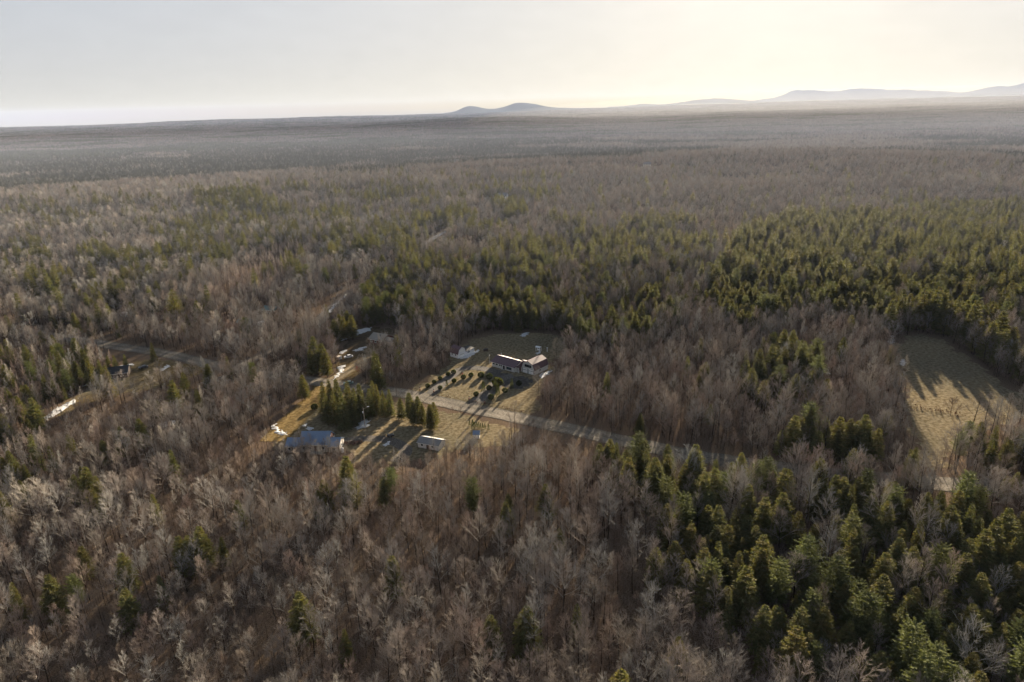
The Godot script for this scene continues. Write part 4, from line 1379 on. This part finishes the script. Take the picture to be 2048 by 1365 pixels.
func trailer(called: String, label: String, at: Vector2, turn: float, size: Vector3, paint: Material, category: String) -> void:
	var o := thing(called, label, category, Vector3(at.x, 0.03, at.y), turn)
	var l := size.x / 2.0
	var pts := PackedVector3Array()
	for p in [Vector2(-l, 0.5), Vector2(-l, size.y - 0.35), Vector2(-l + 0.3, size.y), Vector2(l - 0.2, size.y), Vector2(l, size.y - 0.2), Vector2(l, 0.5)]:
		pts.append(Vector3(p.x, p.y, -size.z / 2.0))
	put(prism(pts, Vector3(0, 0, size.z)), "body", o, paint)
	for s in [-1, 1]:
		var w := put(lathe(PackedVector2Array([Vector2(0.0, -0.1), Vector2(0.32, -0.1), Vector2(0.36, 0.0), Vector2(0.32, 0.1), Vector2(0.0, 0.1)]), 12), "wheel", o, M.tyre, Vector3(l * 0.15, 0.36, s * (size.z / 2.0 - 0.05)))
		w.rotation.x = PI / 2.0
	box(o, "hitch", Vector3(1.1, 0.1, 0.1), Vector3(-l - 0.5, 0.5, 0), M.dark)
	if size.y > 2.0:
		window(o, Vector3(-l * 0.4, 1.3, size.z / 2.0), 1.0, 0.6)
		door(o, Vector3(l * 0.4, 0.55, size.z / 2.0), 0.7, 1.7, M.trim)


# a clipped or natural evergreen shrub: crown of small sprays on a short stem
func shrub_shape(sd: int, r: float, h: float, style: int, tone: Color) -> Array:
	rng.seed = sd
	var v := PackedVector3Array()
	var c := PackedColorArray()
	var tv := PackedVector3Array()
	var tc := PackedColorArray()
	stick(tv, tc, Vector3(0, -0.1, 0), Vector3(0, h * 0.6, 0), 0.07, 0.03, 5, Color(0.10, 0.08, 0.06))
	var n := 900
	for i in n:
		var d := any_dir()
		var p := Vector3.ZERO
		if style == 0:
			p = Vector3(d.x * r, d.y * h * 0.5, d.z * r) * rnd(0.72, 1.0) + Vector3(0, h * 0.52, 0)
		else:
			var t := pow(rng.randf(), 0.8)
			var a := rng.randf() * TAU
			var rr := r * (pow(1.0 - t, 0.75) * 0.9 + 0.07) * (0.75 + 0.25 * smooth(0.0, 0.12, t))
			d = Vector3(cos(a), 0.25, sin(a))
			p = Vector3(cos(a) * rr, 0.05 + h * t, sin(a) * rr)
		p += any_dir() * r * 0.09
		var s := d.cross(any_dir()).normalized() * r * 0.13
		var q := p + (d + any_dir() * 0.8).normalized() * r * 0.26
		var f := rnd(0.7, 1.3)
		for e in [p + s, q, p - s]:
			v.append(e)
			c.append(Color(tone.r * f, tone.g * f, tone.b * f))
	return [tv, tc, v, c]


func shrub(q: Array, called: String, label: String, category: String, at: Vector2, size: float, group: String, made: Dictionary) -> void:
	var o: Node3D
	if made.has(q):
		o = made[q].duplicate()
		o.name = numbered(called)
		add_child(o)
		o.set_meta("label", label)
	else:
		o = thing(called, label, category, Vector3.ZERO, 0.0, group)
		put(arrays_mesh([[q[0], q[1]]], [M.bark]), "trunk", o)
		put(arrays_mesh([[q[2], q[3]]], [M.needle]), "crown", o)
		made[q] = o
	o.transform = Transform3D(Basis(Vector3.UP, at.x * 3.7).scaled(Vector3.ONE * size), Vector3(at.x, 0.03, at.y))


func make_yard_things() -> void:
	var order := ["first", "second", "third", "fourth", "fifth", "sixth", "seventh", "eighth", "ninth", "tenth"]
	var made := {}
	var ball := shrub_shape(501, 1.1, 1.9, 0, Color(0.040, 0.050, 0.026))
	var far_row := PackedVector2Array([Vector2(-38.7, -285.9), Vector2(-36.2, -290.5), Vector2(-33.9, -294.7), Vector2(-30.5, -299.5), Vector2(-28.1, -301.9)])
	for i in far_row.size():
		shrub(ball, "round_shrub", "clipped round shrub on the outer edge of the driveway, %s from the road" % order[i], "shrub", far_row[i], [0.92, 0.9, 0.88, 1.0, 1.02][i], "clipped round shrubs along the driveway", made)
	var inner := PackedVector2Array([Vector2(-32.8, -283.2), Vector2(-27.1, -291.1), Vector2(-23.0, -295.1), Vector2(-19.6, -297.4), Vector2(-14.9, -296.4), Vector2(-10.9, -294.3)])
	for i in inner.size():
		shrub(ball, "round_shrub", "clipped round shrub round the grass island, %s from the far entrance" % order[i], "shrub", inner[i], [0.9, 0.95, 1.0, 1.0, 1.3, 1.3][i], "clipped round shrubs along the driveway", made)
	var near_row := PackedVector2Array([Vector2(-16.3, -274.7), Vector2(-10.8, -281.1), Vector2(-9.7, -270.4), Vector2(-3.7, -277.7), Vector2(2.6, -285.4)])
	for i in near_row.size():
		shrub(ball, "round_shrub", "clipped round shrub by the near driveway entrance, %s from the left" % order[i], "shrub", near_row[i], [1.0, 1.1, 1.15, 1.05, 1.15][i], "clipped round shrubs along the driveway", made)
	var dome := shrub_shape(502, 2.3, 3.6, 0, Color(0.055, 0.060, 0.028))
	shrub(dome, "yew_bush", "large rounded yew beside the paved turning place", "shrub", Vector2(-7.1, -285.8), 1.0, "", made)
	shrub(ball, "round_shrub", "dark round bush alone beside the grassy track", "shrub", Vector2(-84.4, -265.2), 1.2, "clipped round shrubs along the driveway", made)
	var column := shrub_shape(503, 0.95, 5.6, 1, Color(0.050, 0.058, 0.028))
	var cols := [[Vector2(-13.2, -278.1), 1.0, "tall columnar cedar on the grass island by the near entrance"], [Vector2(-6.7, -273.2), 1.1, "tall columnar cedar at the edge of the near driveway arm"], [Vector2(-0.6, -281.2), 0.92, "narrow columnar cedar in front of the garage"], [Vector2(-30.0, -286.2), 0.6, "short pointed cedar inside the far driveway arm"], [Vector2(-8.1, -279.5), 1.15, "tallest columnar cedar, just before the large yew"]]
	for q in cols:
		shrub(column, "columnar_cedar", q[2], "shrub", q[0], q[1], "columnar cedars round the driveway", made)
	var hedge := PackedVector2Array([Vector2(-17.7, -245.2), Vector2(-16.2, -241.5), Vector2(-15.5, -243.2), Vector2(-14.8, -243.6), Vector2(-14.1, -243.2), Vector2(-13.3, -242.7), Vector2(-12.4, -242.4), Vector2(-11.5, -242.1), Vector2(-10.1, -241.1)])
	for i in hedge.size():
		shrub(column, "young_cedar", "small pointed cedar in the row behind the little blue shed, %s from left" % order[i], "shrub", hedge[i], [0.42, 0.75, 0.44, 0.42, 0.42, 0.40, 0.42, 0.40, 0.44][i], "row of young cedars by the road", made)

	# lantern posts at the driveway mouths
	var posts := [[Vector2(-41.7, -282.3), "far side of the far driveway mouth"], [Vector2(-35.3, -279.6), "near side of the far driveway mouth"], [Vector2(-19.1, -270.3), "far side of the near driveway mouth"], [Vector2(-12.3, -266.2), "near side of the near driveway mouth"]]
	for q in posts:
		var o := thing("lantern_post", "dark lantern post on the " + q[1], "lamp post", Vector3(q[0].x, 0.03, q[0].y), 0.3, "lantern posts at the driveway")
		put(lathe(PackedVector2Array([Vector2(0.28, 0), Vector2(0.26, 0.9), Vector2(0.32, 0.95), Vector2(0.32, 1.05), Vector2(0.05, 1.08)]), 8), "pillar", o, M.brick)
		put(lathe(PackedVector2Array([Vector2(0.05, 1.06), Vector2(0.05, 1.45)]), 6), "stem", o, M.dark)
		put(lathe(PackedVector2Array([Vector2(0.08, 1.45), Vector2(0.2, 1.5), Vector2(0.22, 1.8), Vector2(0.28, 1.84), Vector2(0.0, 2.05)]), 8), "lantern", o, M.dark)
	# poles
	var poles := [[Vector2(-61.5, -286.6), 9.5, "utility pole with a lamp in front of the dark spruces near the junction", true], [Vector2(-59.1, -245.4), 8.8, "utility pole with a street lamp arm beside the snow patch", true], [Vector2(-61.8, -252.0), 2.8, "short bare post next to the lamp pole", false]]
	for q in poles:
		var o := thing("utility_pole" if q[3] else "post", q[2], "pole" if q[3] else "post", Vector3(q[0].x, 0.03, q[0].y), 0.5)
		var hh: float = q[1]
		put(lathe(PackedVector2Array([Vector2(0.17, -0.2), Vector2(0.12, hh), Vector2(0.0, hh + 0.03)]), 8), "shaft", o, M.pole)
		if q[3]:
			var arm := box(o, "lamp_arm", Vector3(1.9, 0.09, 0.09), Vector3(0.9, hh - 0.35, 0), M.pole)
			arm.rotation.z = 0.3
			var head := put(lathe(PackedVector2Array([Vector2(0.0, -0.1), Vector2(0.26, -0.08), Vector2(0.28, 0.06), Vector2(0.0, 0.14)]), 10), "lamp_head", o, M.lamp_head, Vector3(2.0, hh + 0.05, 0))
			head.scale = Vector3(1.7, 1, 1)
			put(lathe(PackedVector2Array([Vector2(0.2, 0), Vector2(0.2, 0.7), Vector2(0.0, 0.74)]), 10), "transformer", o, M.lamp_head, Vector3(-0.3, hh - 2.2, 0))
		else:
			put(lathe(PackedVector2Array([Vector2(0.22, 0), Vector2(0.22, 0.06), Vector2(0.0, 0.1)]), 8), "cap", o, M.pole, Vector3(0, hh, 0))
	var flag := thing("flagpole", "thin pale flagpole at the end of the maroon roofed house", "flagpole", Vector3(Vector2(-11.1, -308.8).x, 0.03, Vector2(-11.1, -308.8).y))
	put(lathe(PackedVector2Array([Vector2(0.07, 0), Vector2(0.04, 6.4), Vector2(0.0, 6.42)]), 8), "shaft", flag, M.lamp_head)
	put(lathe(PackedVector2Array([Vector2(0.0, 6.4), Vector2(0.1, 6.5), Vector2(0.0, 6.6)]), 8), "finial", flag, M.trim)
	# white arbour swing and the post beside it
	var sw := thing("garden_swing", "white wooden arbour swing on the back lawn behind the garage", "swing", Vector3(Vector2(13.5, -330.7).x, 0.03, Vector2(13.5, -330.7).y), -0.6)
	for x in [-1.1, 1.1]:
		for z in [-0.7, 0.7]:
			box(sw, "post", Vector3(0.14, 2.3, 0.14), Vector3(x, 0, z), M.white_paint)
	put(panel(Vector3(-1.4, 2.75, 0), Vector3(1.4, 2.75, 0), Vector3(1.4, 2.3, 1.0), Vector3(-1.4, 2.3, 1.0), 0.08), "canopy", sw, M.white_paint)
	put(panel(Vector3(1.4, 2.748, -0.004), Vector3(-1.4, 2.748, -0.004), Vector3(-1.4, 2.3, -1.0), Vector3(1.4, 2.3, -1.0), 0.08), "canopy", sw, M.white_paint)
	box(sw, "seat", Vector3(1.6, 0.1, 0.5), Vector3(0, 0.5, 0), M.white_paint)
	box(sw, "backrest", Vector3(1.6, 0.6, 0.08), Vector3(0, 0.6, -0.28), M.white_paint)
	var tp := thing("clothes_post", "white T-shaped clothes post near the arbour swing", "post", Vector3(Vector2(17.9, -329.5).x, 0.03, Vector2(17.9, -329.5).y), 0.4)
	box(tp, "shaft", Vector3(0.2, 2.1, 0.2), Vector3.ZERO, M.white_paint)
	box(tp, "crossbar", Vector3(0.9, 0.16, 0.16), Vector3(0, 2.1, 0), M.white_paint)
	# dark firewood rack on the back lawn, wood heap by the blue house
	var fr := thing("firewood_rack", "dark covered firewood rack on the grass between barn and house", "rack", Vector3(Vector2(-13.8, -332.8).x, 0.03, Vector2(-13.8, -332.8).y), 0.2)
	box(fr, "stack", Vector3(2.2, 1.1, 1.0), Vector3(0, 0.1, 0), M.dark_wall)
	box(fr, "cover", Vector3(2.5, 0.1, 1.3), Vector3(0, 1.22, 0), M.dark)
	rng.seed = 91
	var wp := thing("log_heap", "heap of brown logs between the blue roofed house and the gravel path", "log pile", Vector3(Vector2(-61.1, -232.3).x, 0.05, Vector2(-61.1, -232.3).y))
	var log_mesh := lathe(PackedVector2Array([Vector2(0.0, -0.8), Vector2(0.16, -0.8), Vector2(0.15, 0.8), Vector2(0.0, 0.8)]), 7)
	for i in 60:
		var u := rng.randf()
		var lg := put(log_mesh, "log", wp, M.wood if i % 3 else M.redwood, Vector3(rnd(-3.4, 3.4), 0.12 + 0.9 * u * u, rnd(-1.2, 1.2) * (1.0 - 0.5 * u)))
		lg.rotation = Vector3(rnd(-0.15, 0.15), rng.randf() * TAU, PI / 2.0 + rnd(-0.2, 0.2))
	# vehicles
	car("white car parked in the dark yard near the tan roofed house", Vector2(-83.8, -328.5), 0.42, M.white_paint)
	car("dark car parked behind the black roofed house", Vector2(-185.0, -321.1), 0.5, M.dark_paint)
	car("dark car standing on the main road verge near the crossroads", Vector2(-138.7, -301.8), 0.9, M.dark_paint)
	car("pale green car half hidden behind the dark spruce clump", Vector2(-75.9, -292.4), 0.2, M.green_paint)
	trailer("box_trailer", "small beige box trailer next to the white car", Vector2(-87.9, -325.2), 1.2, Vector3(2.9, 2.1, 1.8), M.beige_paint, "trailer")
	trailer("camper", "white camper trailer in the woods beyond the dark roofed house", Vector2(-243.4, -416.5), -0.2, Vector3(7.0, 2.9, 2.5), M.white_paint, "camper")
	trailer("white_trailer", "white box trailer beside the teal roofed house", Vector2(-148.8, -389.0), 0.9, Vector3(4.0, 2.6, 2.0), M.white_paint, "trailer")
	trailer("utility_trailer", "low dark utility trailer on the lawn by the gravel path", Vector2(-47.7, -237.4), 0.2, Vector3(2.8, 1.0, 1.6), M.dark_paint, "trailer")
	# red twigged bush at the yard's edge, brown brush in the field
	var red := bare_tree(601, 3.0, 0.1, 0.6, 0.9, [12, 6, 5], 0.02, Color(0.36, 0.10, 0.09), Color(0.25, 0.08, 0.07))
	var rb := thing("red_bush", "red twigged bush at the edge of the dark yard", "shrub", Vector3(Vector2(-75.1, -307.5).x, 0, Vector2(-75.1, -307.5).y))
	put(arrays_mesh([[red[0], red[1]]], [M.bark]), "stem", rb)
	put(arrays_mesh([[red[2], red[3]]], [M.twig]), "crown", rb)
	var rb2 := thing("red_bush", "small reddish ornamental tree beside the far driveway arm", "shrub", Vector3(Vector2(-23.6, -296.7).x, 0, Vector2(-23.6, -296.7).y))
	put(arrays_mesh([[red[0], red[1]]], [M.bark]), "stem", rb2)
	put(arrays_mesh([[red[2], red[3]]], [M.twig]), "crown", rb2)
	rb2.scale = Vector3.ONE * 0.8
	# the tree and the brush line in the hay field
	var ft := bare_tree(602, 8.0, 0.18, 0.50, 0.6, [14, 8, 8], 0.02, Color(0.20, 0.15, 0.12), Color(0.15, 0.12, 0.10))
	var fo := thing("field_tree", "round bare tree standing alone in the hay field", "tree", Vector3(Vector2(171.1, -242.5).x, 0, Vector2(171.1, -242.5).y))
	put(arrays_mesh([[ft[0], ft[1]]], [M.bark]), "trunk", fo)
	put(arrays_mesh([[ft[2], ft[3]]], [M.twig]), "crown", fo)
	rng.seed = 92
	var list := []
	var line := PackedVector2Array([Vector2(158.9, -250.9), Vector2(165.1, -249.5), Vector2(170.2, -246.3), Vector2(174.7, -242.3)])
	for i in 70:
		var u := rng.randf() * 2.99
		var p := line[int(u)].lerp(line[int(u) + 1], fmod(u, 1.0)) + Vector2(rng.randfn(), rng.randfn()) * 1.6
		list.append([p, 0, rnd(0.15, 0.36), rng.randf() * TAU, 0])
	var ditch := PackedVector2Array([Vector2(-34.0, -271.8), Vector2(-18.5, -264.5), Vector2(-3.7, -256.5), Vector2(7.2, -250.1)])
	for i in 160:
		var u := rng.randf() * 2.99
		var p := ditch[int(u)].lerp(ditch[int(u) + 1], fmod(u, 1.0)) + Vector2(rng.randfn() * 1.0, -4.6 + rng.randfn() * 0.5)
		list.append([p, 0, rnd(0.1, 0.22), rng.randf() * TAU, 0])
	var bs := bare_tree(603, 3.0, 0.05, 0.6, 0.8, [12, 6, 5], 0.02, Color(0.17, 0.10, 0.07), Color(0.14, 0.09, 0.07))
	mass(list, [arrays_mesh([[bs[0], bs[1]], [bs[2], bs[3]]], [M.bark, M.twig])], "undergrowth", "rusty brown brush in the hay field and along the ditch", "brush", [Color(1, 1, 1)])


# ---------- old snow ----------
func snow(poly: PackedVector2Array, label: String) -> void:
	var area := Rect2(poly[0], Vector2.ZERO)
	for p in poly:
		area = area.expand(p)
	area = area.grow(1.0)
	var step := clampf(sqrt(area.get_area()) / 45.0, 0.3, 0.8)
	var nx := int(area.size.x / step) + 1
	var nz := int(area.size.y / step) + 1
	var st := SurfaceTool.new()
	st.begin(Mesh.PRIMITIVE_TRIANGLES)
	var inside := PackedByteArray()
	for k in nz + 1:
		for i in nx + 1:
			var p := area.position + Vector2(i, k) * step
			var wob := Vector2(n_tone.get_noise_2d(p.x * 30.0, p.y * 30.0), n_tone.get_noise_2d(p.x * 30.0 + 700.0, p.y * 30.0)) * 1.8
			var in_ := Geometry2D.is_point_in_polygon(p + wob, poly)
			inside.append(1 if in_ else 0)
			var away := 9.0
			for e in poly.size():
				away = minf(away, (p + wob).distance_to(Geometry2D.get_closest_point_to_segment(p + wob, poly[e], poly[(e + 1) % poly.size()])))
			var y := 0.10 + 0.22 * smooth(0.0, 1.6, away) + 0.05 * n_tone.get_noise_2d(p.x * 50.0, p.y * 50.0) if in_ else 0.0
			st.add_vertex(Vector3(p.x, ground_y(p.x, p.y) + y, p.y))
	for k in nz:
		for i in nx:
			var e := k * (nx + 1) + i
			if inside[e] + inside[e + 1] + inside[e + nx + 1] + inside[e + nx + 2] >= 2:
				for q in [e, e + 1, e + nx + 1, e + 1, e + nx + 2, e + nx + 1]:
					st.add_index(q)
	st.generate_normals()
	tag(put(st.commit(), "snow_patch", self, M.snow), label, "snow")


func make_snow() -> void:
	snow(PackedVector2Array([Vector2(-96.0, -356.7), Vector2(-93.8, -365.3), Vector2(-91.1, -372.3), Vector2(-86.4, -377.6), Vector2(-81.6, -380.0), Vector2(-81.3, -373.3), Vector2(-85.8, -367.3), Vector2(-90.2, -361.4), Vector2(-93.5, -356.5)]), "largest snow patch, beyond the white car's yard")
	snow(PackedVector2Array([Vector2(-90.6, -335.9), Vector2(-89.0, -341.2), Vector2(-87.3, -339.5), Vector2(-89.1, -335.0)]), "small snow strip just behind the white car")
	snow(PackedVector2Array([Vector2(-84.7, -338.5), Vector2(-81.0, -343.8), Vector2(-77.2, -345.9), Vector2(-79.5, -338.9)]), "thin snow streak to the right behind the white car")
	snow(PackedVector2Array([Vector2(-84.8, -303.7), Vector2(-84.3, -310.9), Vector2(-86.6, -315.1), Vector2(-83.0, -319.1), Vector2(-83.1, -312.8), Vector2(-82.0, -308.0), Vector2(-83.1, -300.3), Vector2(-84.9, -296.1)]), "broken snow streak beside the dirt drive")
	snow(PackedVector2Array([Vector2(-97.5, -250.1), Vector2(-96.6, -252.3), Vector2(-93.8, -246.7), Vector2(-89.0, -242.8), Vector2(-89.2, -240.7), Vector2(-92.4, -241.7), Vector2(-95.4, -245.0)]), "curved snow patch at the end of the grassy track")
	snow(PackedVector2Array([Vector2(-62.8, -244.8), Vector2(-62.3, -252.5), Vector2(-59.2, -253.3), Vector2(-58.4, -246.8), Vector2(-60.4, -245.1)]), "snow patch at the foot of the lamp pole")
	snow(PackedVector2Array([Vector2(-27.2, -323.4), Vector2(-24.2, -328.3), Vector2(-19.8, -333.3), Vector2(-18.2, -330.9), Vector2(-22.0, -324.4), Vector2(-24.4, -322.4)]), "snow lying along the front of the white barn")
	snow(PackedVector2Array([Vector2(4.7, -355.1), Vector2(6.5, -362.0), Vector2(9.6, -362.6), Vector2(7.5, -355.7)]), "lone snow patch at the far edge of the back lawn")
	snow(PackedVector2Array([Vector2(11.9, -295.4), Vector2(14.7, -300.3), Vector2(18.5, -303.9), Vector2(17.0, -298.8), Vector2(13.2, -293.4)]), "snow strip along the garage side wall")
	snow(PackedVector2Array([Vector2(-202.2, -297.6), Vector2(-201.7, -305.7), Vector2(-199.3, -310.0), Vector2(-200.1, -318.1), Vector2(-200.1, -323.7), Vector2(-194.9, -329.8), Vector2(-193.3, -326.0), Vector2(-196.7, -319.2), Vector2(-196.9, -313.2), Vector2(-196.4, -305.3), Vector2(-198.4, -300.4)]), "long thin snow bank under the row of spruces")
	snow(PackedVector2Array([Vector2(-198.0, -262.9), Vector2(-199.0, -272.6), Vector2(-197.1, -284.4), Vector2(-194.2, -279.2), Vector2(-195.2, -268.2), Vector2(-195.2, -261.3)]), "pale snow strip at the lower end of the spruce row")
	snow(PackedVector2Array([Vector2(-145.2, -253.9), Vector2(-143.9, -257.1), Vector2(-139.0, -257.3), Vector2(-139.5, -252.2), Vector2(-142.2, -250.0)]), "snow patch in a hollow among bare trees at the left")
	snow(PackedVector2Array([Vector2(193.4, -330.8), Vector2(201.5, -341.7), Vector2(200.6, -337.5), Vector2(193.2, -326.1)]), "snow patch at the wood's edge by the upper hay field")
	snow(PackedVector2Array([Vector2(182.3, -300.2), Vector2(187.4, -306.0), Vector2(186.3, -300.6), Vector2(182.3, -296.2)]), "rounded snow heap on the near edge of the hay field")
	snow(PackedVector2Array([Vector2(-84.9, -249.7), Vector2(-84.9, -252.5), Vector2(-83.6, -250.1), Vector2(-83.7, -248.3)]), "tiny snow lump behind the blue roofed house, left one")
	snow(PackedVector2Array([Vector2(-82.8, -247.8), Vector2(-81.7, -248.2), Vector2(-80.0, -245.8), Vector2(-80.9, -244.5)]), "tiny snow lump behind the blue roofed house, right one")
	snow(PackedVector2Array([Vector2(143.5, -294.6), Vector2(148.0, -298.8), Vector2(144.5, -289.4), Vector2(141.7, -288.4)]), "snow glimpsed among birches between house and hay field")
	snow(PackedVector2Array([Vector2(-50.0, -231.3), Vector2(-47.1, -233.6), Vector2(-47.2, -230.7), Vector2(-49.0, -230.0)]), "little snow streak on the gravel path")
	snow(PackedVector2Array([Vector2(-59.7, -333.4), Vector2(-55.9, -339.4), Vector2(-55.1, -335.4), Vector2(-58.2, -330.3)]), "snow strip on the shady side of the tan roofed house")
	snow(PackedVector2Array([Vector2(-175.4, -318.3), Vector2(-174.9, -325.3), Vector2(-172.6, -323.7), Vector2(-172.9, -316.8)]), "snow strip beyond the black roofed house near the road")
	snow(PackedVector2Array([Vector2(-116.6, -409.0), Vector2(-116.5, -434.4), Vector2(-114.2, -460.0), Vector2(-112.5, -459.8), Vector2(-113.7, -428.1), Vector2(-114.2, -405.5)]), "bright snow bank along the straight north road")
	snow(PackedVector2Array([Vector2(-82.2, -642.0), Vector2(-76.0, -678.6), Vector2(-67.1, -709.7), Vector2(-64.5, -703.2), Vector2(-72.5, -664.2), Vector2(-78.9, -633.9)]), "far bright snow bank on the north road")
	snow(PackedVector2Array([Vector2(11.8, -327.7), Vector2(14.3, -331.4), Vector2(15.2, -329.7), Vector2(13.0, -326.1)]), "snow under the white arbour swing")
	snow(PackedVector2Array([Vector2(-19.3, -333.3), Vector2(-17.9, -336.3), Vector2(-16.7, -333.9), Vector2(-17.9, -330.9)]), "snow heap at the end of the barn's lean-to")
